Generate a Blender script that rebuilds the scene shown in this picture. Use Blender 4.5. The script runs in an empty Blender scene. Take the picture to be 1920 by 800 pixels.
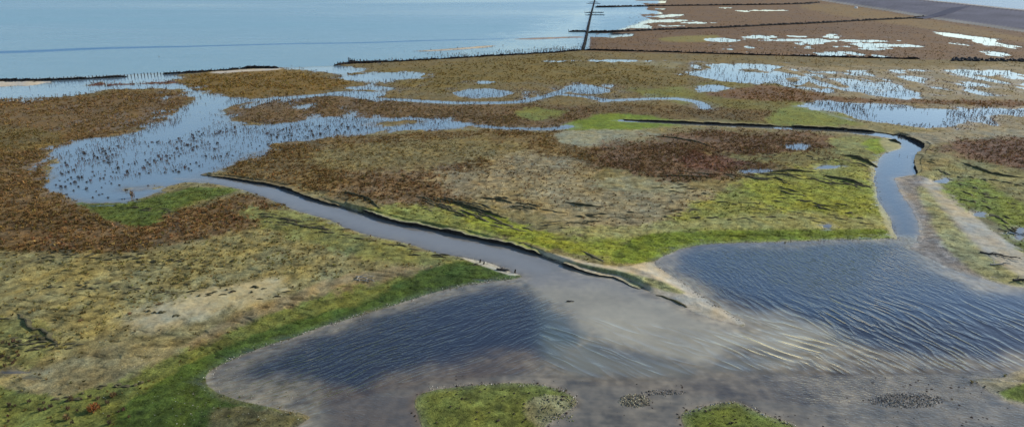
import bpy, math, random
import numpy as np
from mathutils import Vector
random.seed(7); rng = np.random.default_rng(11)
S = bpy.context.scene
R = math.radians
# ------------------------------------------------------------------ camera
H = 20.0; FPX = 1371.0; THETA = math.atan(450/FPX)
cam = bpy.data.cameras.new('camera'); camo = bpy.data.objects.new('camera', cam)
S.collection.objects.link(camo); S.camera = camo
camo.location = (0, 0, H); camo.rotation_euler = (R(90)-THETA, 0, 0)
cam.sensor_width = 36; cam.lens = 36*FPX/1920; cam.clip_start = .5; cam.clip_end = 60000
S.render.resolution_x = 1024; S.render.resolution_y = 426
# ------------------------------------------------------------------ light
SUN_EL, SUN_AZ = R(27), R(68)          # azimuth from +Y towards +X
w = bpy.data.worlds.new('World'); S.world = w; w.use_nodes = True
nt = w.node_tree; bg = nt.nodes['Background']
sky = nt.nodes.new('ShaderNodeTexSky'); sky.sky_type = 'NISHITA'; sky.sun_disc = False
sky.sun_elevation = SUN_EL; sky.sun_rotation = SUN_AZ
sky.air_density = 1.0; sky.dust_density = .5; sky.ozone_density = 2.5
nt.links.new(sky.outputs[0], bg.inputs[0]); bg.inputs[1].default_value = 0.12
sl = bpy.data.lights.new('sun', 'SUN'); sl.energy = 3.4; sl.angle = R(0.53); sl.color = (1, .93, .82)
so = bpy.data.objects.new('sun', sl); S.collection.objects.link(so)
sd_ = Vector((math.sin(SUN_AZ)*math.cos(SUN_EL), math.cos(SUN_AZ)*math.cos(SUN_EL), math.sin(SUN_EL)))
so.rotation_euler = sd_.to_track_quat('Z', 'Y').to_euler(); so.location = (40, 40, 60)
S.view_settings.view_transform = 'Standard'; S.view_settings.look = 'None'
S.view_settings.exposure = 0.63; S.view_settings.gamma = 1
S.view_settings.use_curve_mapping = False
# ------------------------------------------------------------------ photo <-> ground mapping
CT, ST = math.cos(THETA), math.sin(THETA)
def g(px, py, z=0.0):
    px = np.asarray(px, float); py = np.asarray(py, float)
    u = (px-960)/FPX; v = (py-400)/FPX
    t = (H-z)/(ST+v*CT)
    return u*t, (CT-v*ST)*t
def gp(pts, z=0.0):
    a = np.array(pts, float); x, y = g(a[:, 0], a[:, 1], z); return np.stack([x, y], 1)
def proj(x, y, z):
    dz = z-H; dep = y*CT-dz*ST; up = y*ST+dz*CT
    return 960+FPX*x/dep, 400-FPX*up/dep
# ------------------------------------------------------------------ noise
def _h(ix, iy, s):
    n = (ix.astype(np.int64)*374761393 + iy.astype(np.int64)*668265263 + s*1442695041) & 0xffffffff
    n = ((n ^ (n >> 13))*1274126177) & 0xffffffff
    return ((n ^ (n >> 16)) & 0xffff)/65535.0
def vn(x, y, s=0):
    ix = np.floor(x); iy = np.floor(y); fx = x-ix; fy = y-iy
    fx = fx*fx*(3-2*fx); fy = fy*fy*(3-2*fy)
    a = _h(ix, iy, s); b = _h(ix+1, iy, s); c = _h(ix, iy+1, s); d = _h(ix+1, iy+1, s)
    return (a+(b-a)*fx+(c-a)*fy+(a-b-c+d)*fx*fy)*2-1
def fbm(x, y, s=0, o=4):
    r = 0; a = .5; f = 1.0
    for k in range(o):
        r = r+a*vn(x*f+k*13.7, y*f-k*7.3, s+k); a *= .5; f *= 2.03
    return r*1.3
def sm(t):
    t = np.clip(t, 0, 1); return t*t*(3-2*t)
# ------------------------------------------------------------------ signed distance (positive inside)
def spline(p, n=4, closed=True):
    p = np.array(p, float); N = len(p); out = []
    for i in range(N if closed else N-1):
        if closed: a, b, c, d = p[i-1], p[i], p[(i+1) % N], p[(i+2) % N]
        else: a, b, c, d = p[max(i-1, 0)], p[i], p[i+1], p[min(i+2, N-1)]
        for k in range(n):
            t = k/n
            out.append(.5*((2*b)+(c-a)*t+(2*a-5*b+4*c-d)*t*t+(3*b-a-3*c+d)*t**3))
    if not closed: out.append(p[-1])
    return np.array(out)
def segd(P, A, B):
    d = B-A; L = (d*d).sum()+1e-12
    t = np.clip(((P-A)@d)/L, 0, 1)
    q = P-(A+t[:, None]*d); return np.hypot(q[:, 0], q[:, 1])
def rows(P):
    """(nrows, ncols, row min y, row max y) when P is the ground grid, else one row"""
    n = globals().get('NX', 0)
    if n and len(P) % n == 0: r = P[:, 1].reshape(-1, n)
    elif n and len(P) % (n-1) == 0: r = P[:, 1].reshape(-1, n-1)
    else: r = P[:, 1].reshape(1, -1)
    return r.shape[1], r.min(1), r.max(1)
def sdf(P, poly, far):
    """signed distance, positive inside, cut off at far"""
    nc, lo, hi = rows(P); D = np.full(len(P), far*1.0); ins = np.zeros(len(P), bool)
    for i in range(len(poly)):
        A = poly[i-1]; B = poly[i]; y0, y1 = min(A[1], B[1]), max(A[1], B[1])
        r = np.nonzero((hi >= y0-far) & (lo <= y1+far))[0]
        if not len(r): continue
        sl = slice(r[0]*nc, (r[-1]+1)*nc); Q = P[sl]
        k = np.nonzero((Q[:, 0] > min(A[0], B[0])-far) & (Q[:, 0] < max(A[0], B[0])+far))[0]
        if len(k): kk = k+sl.start; D[kk] = np.minimum(D[kk], segd(Q[k], A, B))
        if A[1] != B[1]:
            r = np.nonzero((hi >= y0) & (lo <= y1))[0]
            if len(r):
                sl = slice(r[0]*nc, (r[-1]+1)*nc); Q = P[sl]
                ins[sl] ^= ((A[1] > Q[:, 1]) != (B[1] > Q[:, 1])) & (Q[:, 0] < (B[0]-A[0])*(Q[:, 1]-A[1])/(B[1]-A[1])+A[0])
    return np.where(ins, D, -D)
def shape(pts, n=3):
    """smooth closed outline on the ground; long straight runs outside the photo stay straight"""
    p = np.array(pts, float); M = len(p); out = []
    for i in range(M):
        a, b, c, d = p[i-1], p[i], p[(i+1) % M], p[(i+2) % M]
        if max(abs(c-b).max(), abs(b-a).max(), abs(d-c).max()) > 260: out.append(b); continue
        for k in range(n):
            t = k/n; out.append(.5*((2*b)+(c-a)*t+(2*a-5*b+4*c-d)*t*t+(3*b-a-3*c+d)*t**3))
    o = np.array(out); o[:, 1] = np.maximum(o[:, 1], -49.9); return o
def lined(P, line, far):
    out = np.full(len(P), far); lo = line.min(0)-far; hi = line.max(0)+far
    m = np.where((P[:, 0] > lo[0]) & (P[:, 0] < hi[0]) & (P[:, 1] > lo[1]) & (P[:, 1] < hi[1]))[0]
    D = np.full(len(m), far)
    for i in range(len(line)-1): D = np.minimum(D, segd(P[m], line[i], line[i+1]))
    out[m] = D; return out
# ------------------------------------------------------------------ outlines of water and land (traced on the flat ground)
SEA = [(-4000,-49.9),(1118,-49.9),(1150,-20),(1190,0),(1215,14),(1200,28),(1225,40),(1180,52),(1160,60),(1110,66),(1106,92),(1090,94),(1035,99),(960,103),(900,106),
       (800,112),(700,117),(655,119),(640,124),(672,129),(690,131),(640,140),(600,135),(560,131),(520,127),(450,130),(380,135),(330,141),(300,146),
       (320,152),(350,157),(366,166),(390,174),(425,182),(480,187),(540,181),(600,175),(660,172),(690,172),(720,178),(700,185),(740,190),(700,192),(670,185),(650,180),
       (600,180),(540,184),(480,190),(450,195),(425,205),(427,220),(450,230),(500,232),(560,226),(620,218),(680,221),(760,221),(850,224),(900,234),(850,240),(780,243),
       (740,245),(680,250),(620,257),(560,265),(520,270),(490,284),(470,293),(430,308),(405,322),(376,329),(410,333),(450,339),(480,344),(520,351),(555,362),(600,380),
       (650,394),(700,408),(750,420),(800,430),(860,442),(930,458),(960,464),(1000,478),(1040,493),(1080,507),(1120,517),(1160,524),(1200,541),(1232,554),(1262,562),
       (1285,578),(1320,592),(1390,612),(1396,604),(1360,582),(1310,551),(1280,531),(1250,511),(1230,497),(1236,484),(1270,468),(1320,458),(1380,455),(1450,454),(1540,451),
       (1600,449),(1660,447),(1684,449),(1676,430),(1667,408),(1655,388),(1645,368),(1639,340),(1640,320),(1646,308),(1655,292),(1668,285),(1686,279),(1688,270),(1668,259),
       (1600,250),(1600,246),(1665,252),(1700,259),(1724,270),(1732,278),(1722,292),(1715,304),(1714,325),(1690,332),(1678,336),(1684,352),(1700,378),(1716,405),(1724,432),(1718,450),
       (1706,464),(1740,482),(1780,501),(1830,518),(1870,531),(1920,539),(2050,548),(2600,560),(4000,620),(4000,3000),(300,3000),(330,1100),(420,900),(560,800),(575,778),
       (520,765),(440,748),(398,730),(385,712),(395,695),(430,675),(480,655),(540,636),(600,615),(680,590),(760,565),(830,545),(900,530),(968,522),(974,515),(958,511),(930,497),(880,485),(820,474),
       (760,456),(700,443),(650,428),(620,413),(560,396),(520,380),(480,364),(440,353),(400,345),(360,341),(330,347),(300,357),(270,370),(240,378),(200,381),
       (150,378),(110,365),(93,345),(97,310),(100,285),(150,264),(240,250),(300,232),(320,210),(352,197),(362,184),(345,172),(320,167),(260,167),(190,170),(140,180),
       (70,183),(0,185),(-200,190),(-600,200),(-4000,230)]
ISL = {  # land inside the water
 'islet_a': [(780,752),(790,738),(830,728),(880,722),(960,718),(1020,722),(1060,735),(1078,750),(1070,765),(1040,785),(1020,803),(950,850),(850,850),(800,812),(785,778)],
 'islet_b': [(1280,777),(1300,767),(1340,758),(1370,753),(1392,757),(1420,772),(1460,786),(1490,797),(1520,830),(1400,870),(1300,835),(1283,795)],
 'islet_c': [(1828,712),(1880,706),(1920,692),(2100,680),(2300,720),(2100,790),(1920,760),(1870,741),(1842,724)],
 'bar_a': [(-300,156),(0,153),(60,152),(106,152),(88,158),(60,161),(0,163),(-300,168)],
 'bar_b': [(780,96),(840,92),(900,87),(928,86),(905,90),(850,94),(800,97)],
 'bar_c': [(965,73.6),(1010,71.2),(1060,69.6),(1090,69),(1092,71),(1060,71.8),(1000,74.4)],
 'bar_d': [(395,135),(450,131),(520,128),(520,131),(450,135),(410,138)],
 'heath': [(325,152),(350,145),(400,138),(480,133),(530,134),(590,139),(620,147),(642,155),(640,162),(600,170),(560,175),(520,180),(470,183),(425,179),(390,171),(368,163)],
 'strip': [(165,159),(185,155),(240,157),(300,153),(326,152),(330,156),(270,158),(200,162)],
 'isle_e': [(692,230),(720,226),(780,226),(785,232),(750,236),(700,235)],
 'isle_f': [(236,351),(262,351),(280,349),(300,352),(270,355),(240,355)],
 'isle_g': [(640,142),(680,136),(720,136),(800,135),(860,139),(800,146),(760,150),(700,150),(690,152),(720,158),(760,160),(720,166),(660,162),(640,150)],
}
DEEP = [  # deep water of the two pools and the creeks
 [(436,708),(470,676),(540,648),(620,620),(700,594),(800,562),(880,541),(960,530),(985,536),(1010,550),(1040,566),(1075,590),(1100,620),(1085,650),(1060,690),(980,660),(900,676),(830,690),(720,700),(700,740),(640,738),(560,722),(480,722)],
 [(1262,482),(1320,466),(1400,462),(1540,455),(1680,454),(1720,490),(1780,518),(1850,545),(2000,560),(2600,580),(3000,700),(2400,690),(1920,672),(1800,680),(1700,664),(1600,655),(1540,640),(1500,615),(1430,598),(1390,582),(1340,552),(1290,520)],
 [(1040,690),(1100,640),(1180,655),(1280,680),(1400,660),(1500,640),(1560,640),(1480,680),(1300,705),(1180,702)],
]
CLIFFS = [  # steep eroded banks, foot line, height along the line
 ([(376,328),(410,332),(450,338),(480,343),(520,350),(555,361),(580,373),(620,385),(650,393),(676,400)], [.05,.16,.24,.26,.30,.34,.32,.30,.26,.12]),
 ([(660,388),(700,404),(712,409),(750,419),(800,428),(860,440),(930,457),(960,463),(1000,477),(1040,492),(1080,506),(1120,516),(1160,523),(1200,541)], [.1,.36,.42,.34,.38,.42,.40,.38,.40,.38,.30,.20,.12,.04]),
 ([(1170,225),(1230,228),(1300,231),(1400,235.5),(1500,240),(1580,244),(1650,250),(1672,254)], [.15,.3,.34,.34,.38,.42,.42,.2]),
 ([(1684,254),(1700,258),(1724,269),(1735,276),(1733,282),(1722,293),(1714,303)], [.2,.42,.5,.5,.46,.42,.2]),
 ([(1716,303),(1718,316),(1726,330),(1740,338)], [.15,.3,.3,.1]),
]
CREEKS = [  # narrow water runs: centre line and width in metres
 ([(900,236),(940,240),(1000,242),(1040,241),(1064,237)], 1.1),
 ([(1040,176),(1070,179),(1100,182),(1140,188),(1200,186),(1260,185),(1300,190),(1316,196),(1322,203)], 1.0),
 ([(480,187),(560,183),(640,176),(690,184),(760,188),(860,193),(960,192),(1000,186),(1040,176),(1070,166)], 1.2),
 ([(1165,226.5),(1230,229.5),(1300,233),(1400,237.5),(1500,242),(1580,246.5),(1660,254)], .6),
 ([(1130,190),(1150,188)], .8),
]
def ell(cx, cy, rx, ry, tilt=0):
    a = np.linspace(0, 2*np.pi, 14, endpoint=False)
    x = cx+rx*np.cos(a); y = cy+ry*np.sin(a)+tilt*(x-cx)
    return np.stack([x, y], 1)
PUD = [ell(905,175,56,8), ell(715,144,82,8,-.03), ell(690,165,45,4), ell(910,155,20,3), ell(1100,168,45,9,.05), ell(1150,114,48,3), ell(1060,115,28,2),
 [(1505,200),(1540,190),(1620,195),(1700,202),(1800,205),(1860,202),(1925,206),(1925,216),(1880,214),(1830,222),(1790,238),(1740,241),(1680,234),(1610,224),(1560,208)],
 [(1264,140),(1300,137),(1330,126),(1316,122),(1360,119),(1440,122),(1470,126),(1440,131),(1400,128),(1370,131),(1400,135),(1480,138),(1500,141),(1460,150),(1400,156),(1350,152),(1310,143)],
 ell(1335,165,28,6,-.06), ell(1495,274,26,7), ell(1418,320,30,4), ell(1552,314,22,4), ell(1686,177,38,7,.02), ell(1840,137,55,5,.06), ell(1500,155,16,4,-.1),
 ell(1550,170,14,4), ell(1620,165,30,3), ell(1900,208,40,5), ell(1768,338,9,3,-.3), ell(1836,401,6,3), ell(1550,424,9,4), ell(1912,438,10,12), ell(1840,400,5,3),
 ell(40,698,48,5,.0), ell(250,147,95,5,-.02), ell(1218,115,14,1.5),
 [(1745,60),(1770,60),(1810,64),(1838,67),(1875,74),(1918,88),(1905,92),(1880,90),(1858,85),(1830,80),(1818,76),(1790,72),(1772,69)],
 ell(1868,102,18,4,.05), ell(1800,83,14,1.2,.2), ell(1355,93,8,1.6), ell(1310,86,6,1.6), ell(1326,87,7,1.8,-.05), ell(1401,94,5,5), ell(1368,91,5,5),
 ell(1360,75,40,3.4,-.02), ell(1420,70,34,2.6), ell(1480,76,60,2.2,.0), ell(1540,74,26,7,-.28), ell(1562,71,20,3.2,-.1), ell(1590,76,34,2,.03), ell(1498,84,16,5,-.3), ell(1515,87,10,3,-.3),
 ell(1508,69,18,1.8), ell(1630,77,26,1.8), ell(1660,77,30,1.2), ell(1626,86,16,3,.05), ell(1690,86,40,2.2,.05), ell(1640,92,22,1.3), ell(1570,88,14,1.4),
 ell(1560,101,34,3.2,.05), ell(1598,100,30,3,.1), ell(1648,105,20,2,.1), ell(1535,104,24,1.6), ell(1240,17,8,1.4), ell(1395,21,14,1.3), ell(1515,7,12,1.2), ell(1360,15,16,.8),
 ell(1235,40,60,2.2,-.03), ell(1250,30,34,2.2,-.05), ell(1300,43,30,1.4), ell(1340,43,14,1.3), ell(1260,49,22,1.4), ell(1440,20,40,.8), ell(1860,46,0.5,.3),
 ell(1145,66,46,2.6,-.02), ell(1172,50,40,4,.02), ell(1190,22,50,5,.05), ell(1215,4,40,2.5,.02)]
WET = [  # low flooded marsh: the ground dips in and out of the water
 ([(1430,150),(1500,132),(1700,128),(1900,136),(2100,150),(2100,185),(1850,185),(1700,180),(1560,172),(1460,168)], .045, .95),
 ([(1180,24),(1280,30),(1340,40),(1300,50),(1180,56)], .08, .8),
 ([(640,150),(900,150),(860,190),(700,190),(600,180)], .075, .8),
 ([(430,182),(620,180),(760,225),(560,236),(430,235)], .05, .9),
 ([(0,186),(330,168),(362,185),(300,232),(150,262),(60,260)], .05, .8),
 ([(960,150),(1200,155),(1250,180),(1060,190),(930,190)], .06, .8),
 ([(1560,190),(1900,200),(1900,245),(1700,245),(1550,220)], .05, .8),
 ([(1280,112),(1540,116),(1560,150),(1400,165),(1260,150)], .05, .8),
 ([(390,330),(420,300),(560,262),(600,262),(520,285),(440,330)], .06, .9),
 ([(1320,66),(1700,66),(1740,92),(1660,108),(1500,108),(1320,84)], .055, .6),
]
# ------------------------------------------------------------------ grid
def axis(lo, hi, step, glo, ghi, grow):
    c = list(np.arange(lo, hi+step/2, step)); s = step; L = []; v = lo
    while v > glo: s *= grow; v -= s; L.append(max(v, glo))
    s = step; v = hi; Rr = []
    while v < ghi: s *= grow; v += s; Rr.append(min(v, ghi))
    return np.array(L[::-1]+c+Rr)
ax = axis(-60, 1980, 1.65, -3200, 5100, 1.10)
ay = axis(-6, 840, 1.05, -6, 2600, 1.12)
top = -50+44*np.geomspace(.006, 1, 34)[:-1]
ay = np.concatenate([top, ay])
NX, NY = len(ax), len(ay)
PX, PY = np.meshgrid(ax, ay); X, Y = g(PX.ravel(), PY.ravel()); P = np.stack([X, Y], 1)
DIST = np.hypot(X, Y)+1e-3; CELL = np.maximum(np.gradient(Y.reshape(NY, NX), axis=0).ravel().__abs__(), .02)
def amp(lam): return np.clip(lam/(2.2*CELL), 0, 1)**1.5
# shoreline wobble
wob = fbm(X*.35, Y*.35, 3, 4)*.55+fbm(X*1.6, Y*1.6, 9, 3)*.22*amp(1.)
far = 14.0
sea = sdf(P, gp(shape(SEA, 3)), far)
for k, p in ISL.items():
    s = sdf(P, gp(shape(p, 4)), far)+(wob*.45*(k[:5] == 'islet')); sea = np.minimum(sea, -s)
cl_near = np.full(len(P), 9.); cl_h = np.zeros(len(P))
for line, hh in CLIFFS:
    hh = max(hh)
    d = lined(P, spline(gp(line), 4, False), 9.); m = d < cl_near
    cl_near = np.where(m, d, cl_near); cl_h = np.where(m, hh, cl_h)
W0 = 0; wobk = .25+.75*sm((cl_near-1)/4)
wobk *= .35+1.0*sm((sdf(P, gp([(-300,120),(1100,90),(1150,330),(1000,360),(420,330),(340,360),(60,390),(-300,390)]), 20)+3)/6)
W = sea+wob*wobk*np.clip(DIST/60, .4, 2.2)
Wc = np.full(len(P), -9.)
for line, wd in CREEKS: Wc = np.maximum(Wc, wd*np.clip(DIST/110, .5, 1)-lined(P, spline(gp(line), 5, False), 9.)+wob*.3)
W = np.maximum(W, Wc)
pn = sm((DIST-110)/160)*(5.0*(fbm(X*.14, Y*.045, 141, 4)-.10)+3.2*fbm(X*.55, Y*.13, 143, 3))
for p in PUD:
    W = np.maximum(W, sdf(P, gp(p), 30.)+(wob*.9)*np.clip(DIST/90, .3, 2)+pn)
W = W+.5*sm(1-cl_near/1.1)
# land form
land = .16+.05*fbm(X*.05, Y*.05, 21, 3)+.05*fbm(X*.3, Y*.3, 22, 3)
land = land+sm(1-cl_near/5)*(cl_h-land)*.999
marshy = sm((sdf(P, gp([(-3000,100),(1090,96),(1150,112),(3000,112),(3000,250),(1740,262),(1100,250),(860,262),(560,280),(430,325),(240,370),(150,382),(60,370),(-3000,380)]), 30)+4)/8)
bankw = (2.2+4.5*marshy)*(1-sm(1-(cl_near-.2)/1.2))+.15*sm(1-(cl_near-.2)/1.2)
h_land = .015+land*sm(-W/bankw)**.8
micro = .028*fbm(X*.9, Y*.9, 31, 3)*amp(1.1)+.030*fbm(X*2.7, Y*3.4, 33, 3)*amp(.37)
h_land = h_land+micro*sm(-W/1.2)+marshy*sm((-Wc-1.5)/3)*sm(cl_near/3)*.11*(fbm(X*.55, Y*.30, 35, 4)-.05)*np.exp(-np.clip(-W, 0, 50)/4.5)
for p, dz, k in WET:
    s = sm((sdf(P, gp(p), 6.)+1.5)/5)
    n = fbm(X*.34, Y*.13, 41, 4)*1.25
    h_land = h_land*(1-s*k)+s*k*(dz*1.1+.10*n-.035)
dp = np.zeros(len(P))
for p in DEEP:
    dp = np.maximum(dp, sm((sdf(P, gp(shape(p, 3)), 6.)+.4+.8*fbm(X*.5, Y*.5, 51, 3))/2.6))
lower = sdf(P, gp([(300,1500),(380,700),(800,540),(980,520),(1240,470),(1700,440),(2600,540),(2600,1500)]), 10.)
shallow = sm((lower+1)/2)
creekdeep = .08+.34*sm(W/2.2)
h_wat = -(creekdeep*(1-shallow)+shallow*(.045+.03*fbm(X*.6, Y*.6, 55, 4)+.5*dp))*sm(W/.5+.02)-.004
Z = np.where(W > 0, np.minimum(h_wat, -.004), h_land)
# flooded heath of the creek mouth: lumps of mud reach the surface
m = sm((sdf(P, gp([(110,300),(180,262),(330,215),(400,205),(470,235),(600,232),(860,228),(700,250),(560,262),(440,300),(380,322),(200,300)]), 5.)+1)/3)
Z = np.where(W > .3, Z+m*.25*np.maximum(0, fbm(X*.8, Y*.5, 61, 4)-.28), Z)
# ------------------------------------------------------------------ sea dyke in the far right corner
toe = gp([(1290,-38),(1440,-13),(1527,0),(1665,22),(1730,34),(1920,62),(2300,122),(3200,268)])
def side(P, line):
    best = np.full(len(P), 1e9); sg = np.zeros(len(P))
    for i in range(len(line)-1):
        A, B = line[i], line[i+1]; d = segd(P, A, B); c = (B[0]-A[0])*(P[:, 1]-A[1])-(B[1]-A[1])*(P[:, 0]-A[0])
        m = d < best; best = np.where(m, d, best); sg = np.where(m, np.sign(c), sg)
    return best*sg
dyd = side(P, toe)          # > 0 behind the toe
DYH, DYW = 4.6, 30.0
prof = np.interp(dyd, [-1, 0, 4, DYW, DYW+7, DYW+8, DYW+9, DYW+60], [0, .25, .6, DYH, DYH+.1, DYH-.1, DYH-.5, -6])
isdy = (DIST > 120) & (dyd > 0)
Z = np.where(isdy, np.maximum(prof, -.6), Z)
# ------------------------------------------------------------------ land cover
CX, CY = proj(X, Y, Z); Q = np.stack([CX, CY*2.5], 1)
ok = CY > -60
n1 = fbm(X*.10, Y*.07, 71, 4); n2 = fbm(X*.55, Y*.35, 72, 4)*amp(2); n3 = fbm(X*2.2, Y*1.6, 73, 3)*amp(.6)
COL = np.tile(np.array([.175, .148, .074]), (len(P), 1)); VEG = np.full(len(P), .10); VT = np.zeros((len(P), 3))+np.array([.13, .10, .045])
GR = np.zeros(len(P))
def zone(poly, soft, col, veg=None, vcol=None, k=1.0, wn=1.0, green=0):
    global COL, VEG, VT, GR
    s = sdf(Q, shape(poly, 3)*[1, 2.5], soft*3+4)
    wgt = k*sm(.5+s/(2*soft)+(n1*.35+n2*.6+n3*.55)*wn*(s > -soft*3))
    wgt = wgt*ok
    COL = COL+(np.array(col)-COL)*wgt[:, None]
    if veg is not None: VEG = VEG+(veg-VEG)*wgt
    if vcol is not None: VT = VT+(np.array(vcol)-VT)*wgt[:, None]
    GR = GR+(green-GR)*wgt
BR = (.120, .082, .042); BRV = (.165, .104, .052); RD = (.115, .076, .048); RDV = (.140, .086, .052)
OL = (.135, .118, .050); TAN = (.215, .182, .118); SAND = (.33, .29, .22); GN = (.120, .140, .030); GB = (.100, .150, .018); DG = (.040, .066, .013); GY = (.155, .150, .050)
zone([(-3000,60),(5000,60),(5000,205),(1500,205),(1080,240),(-3000,200)], 10, (.135,.105,.052), .35, (.15,.10,.045))
zone([(1095,-50),(5000,-50),(5000,112),(1730,112),(1095,96)], 3, (.122,.080,.048), .45, (.135,.088,.05), wn=.3)
zone([(1200,58),(1600,44),(1900,58),(1900,66),(1600,62),(1300,66)], 5, (.110,.072,.044), .45, (.12,.07,.045))
zone([(1560,8),(1700,30),(1900,66),(1900,76),(1640,40),(1500,14)], 6, (.150,.105,.055), .3)
zone([(1250,70),(1345,66),(1320,78),(1240,76)], 5, (.16,.135,.055), .1)
zone([(1400,125),(5000,115),(5000,250),(1780,250),(1500,180)], 12, (.195,.160,.098), .25, (.18,.135,.07))
zone([(960,112),(1290,116),(1260,130),(980,128)], 6, (.17,.15,.09), .2, (.15,.12,.05))
zone([(1000,125),(1120,120),(1210,128),(1150,136),(1020,134)], 6, (.19,.175,.115), .05)
# left heath
zone([(-3000,180),(0,184),(150,180),(260,168),(362,182),(300,232),(100,285),(93,345),(150,380),(240,408),(300,418),(380,385),(470,362),(530,388),(480,425),(350,455),(220,478),(0,470),(-3000,520)], 16, BR, 1.0, BRV)
zone([(200,420),(330,390),(520,392),(470,430),(300,452),(60,460),(40,430)], 14, (.138,.092,.048), 1., (.200,.122,.062))
zone([(-200,235),(60,240),(120,262),(60,280),(-200,275)], 10, (.12,.095,.04), .5, (.13,.095,.04), k=.6)
zone([(150,380),(240,379),(300,366),(340,352),(400,350),(440,357),(400,370),(330,392),(285,420),(230,418),(180,402)], 8, (.080,.098,.024), .08, (.1,.09,.03), green=1)
# northern isles
zone([(325,152),(400,136),(520,132),(640,150),(640,165),(520,182),(400,178)], 8, (.140,.096,.040), 1., (.18,.115,.045))
zone([(640,150),(700,135),(900,112),(1060,98),(1100,110),(1280,135),(1260,165),(1000,150),(860,175),(700,150)], 12, (.130,.100,.042), .55, (.145,.10,.042))
zone([(425,210),(520,184),(640,180),(860,196),(1100,198),(1120,215),(1040,240),(900,232),(700,222),(500,232)], 8, (.118,.082,.045), .9, (.15,.10,.055))
zone([(980,205),(1060,205),(1040,222),(980,222)], 8, (.13,.13,.04), .2, green=.6)
zone([(1180,165),(1340,168),(1400,185),(1330,200),(1200,178)], 8, (.13,.125,.042), .2, green=.5)
zone([(1320,150),(1500,162),(1520,235),(1360,228),(1300,190)], 14, (.125,.108,.042), .35, (.13,.09,.04))
zone([(1110,196),(1300,200),(1480,212),(1500,228),(1250,222),(1130,212)], 8, (.105,.078,.040), .6, (.13,.08,.045))
zone([(1490,192),(1560,210),(1620,232),(1540,236),(1440,232)], 10, (.130,.140,.040), .1, green=.8)
zone([(1320,178),(1450,160),(1560,180),(1700,186),(1920,190),(1910,200),(1700,194),(1480,190)], 8, (.125,.078,.045), .8, (.16,.09,.045))
zone([(1055,238),(1100,220),(1140,211),(1200,216),(1260,226),(1320,232),(1240,238),(1180,243),(1090,245)], 7, (.120,.150,.026), .04, (.10,.12,.03), green=1)
# central flat
zone([(400,335),(500,272),(640,252),(900,243),(1100,255),(1130,320),(980,350),(900,372),(800,392),(680,385),(560,352)], 16, (.130,.094,.046), .7, (.155,.095,.045))
zone([(640,330),(820,300),(960,330),(880,370),(760,385),(680,372)], 24, (.150,.105,.060), .7, (.175,.11,.062))
zone([(560,300),(700,270),(900,262),(980,285),(820,312),(660,318)], 18, (.155,.130,.065), .3, (.15,.11,.05), k=.8)
zone([(820,335),(960,292),(1100,300),(1160,340),(1300,345),(1380,385),(1200,432),(1040,412),(900,380)], 22, (.215,.178,.105), .25, (.19,.13,.08), k=.85)
zone([(1040,255),(1100,244),(1240,248),(1260,262),(1180,272),(1080,272)], 6, (.20,.19,.125), .04)
zone([(1110,340),(1200,330),(1290,345),(1260,362),(1140,358)], 8, (.205,.190,.115), .02)
zone([(1110,300),(1180,266),(1300,246),(1440,244),(1560,256),(1610,285),(1540,305),(1420,322),(1290,338),(1180,325)], 24, (.115,.077,.048), .9, (.140,.088,.053))
zone([(1300,285),(1380,292),(1400,310),(1310,318),(1280,300)], 10, (.100,.052,.040), 1., (.14,.066,.046), k=.6)
zone([(1320,285),(1440,290),(1560,276),(1640,280),(1620,310),(1480,312)], 10, (.140,.130,.050), .15, k=.7)
zone([(1560,262),(1620,256),(1650,272),(1640,300),(1580,292)], 8, (.155,.155,.065), .08, green=.6)
zone([(640,402),(760,385),(880,392),(1000,428),(1160,445),(1280,400),(1400,340),(1520,312),(1640,318),(1672,440),(1400,450),(1260,466),(1200,492),(1080,474),(900,440),(760,420)], 18, (.180,.180,.055), .10, (.12,.12,.04), green=.8)
zone([(880,395),(1000,425),(1080,455),(1160,450),(1150,478),(1050,470),(900,430)], 12, (.180,.190,.036), .05, green=1)
zone([(1060,430),(1250,418),(1460,398),(1600,395),(1660,425),(1500,428),(1300,428),(1200,445)], 10, (.225,.210,.090), .02, k=.8, green=.4)
zone([(1150,488),(1190,445),(1250,436),(1400,432),(1540,430),(1672,432),(1672,446),(1540,450),(1380,454),(1270,466),(1225,490)], 6, (.118,.144,.026), .02, green=1, wn=.9)
zone([(1400,350),(1500,340),(1640,345),(1655,400),(1480,392)], 16, (.185,.195,.040), .05, k=.8, green=1)
zone([(1640,258),(1680,266),(1660,282),(1640,290),(1625,270)], 6, (.150,.185,.030), .02, green=1, k=.9)
zone([(1650,262),(1672,260),(1690,268),(1690,280),(1664,284)], 4, (.25,.235,.13), 0, wn=.4)
zone([(1634,318),(1648,310),(1662,390),(1690,452),(1676,452),(1648,392)], 4, (.26,.245,.14), 0, wn=.4)
# sand spit
zone([(900,446),(1000,466),(1080,486),(1160,500),(1230,490),(1260,508),(1320,548),(1400,606),(1320,596),(1240,560),(1190,545),(1060,502),(940,466)], 6, (.335,.295,.220), .0, wn=.3)
zone([(1060,490),(1150,506),(1230,524),(1280,548),(1240,542),(1180,524),(1080,502)], 6, (.190,.188,.100), .0, wn=.4)
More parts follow.
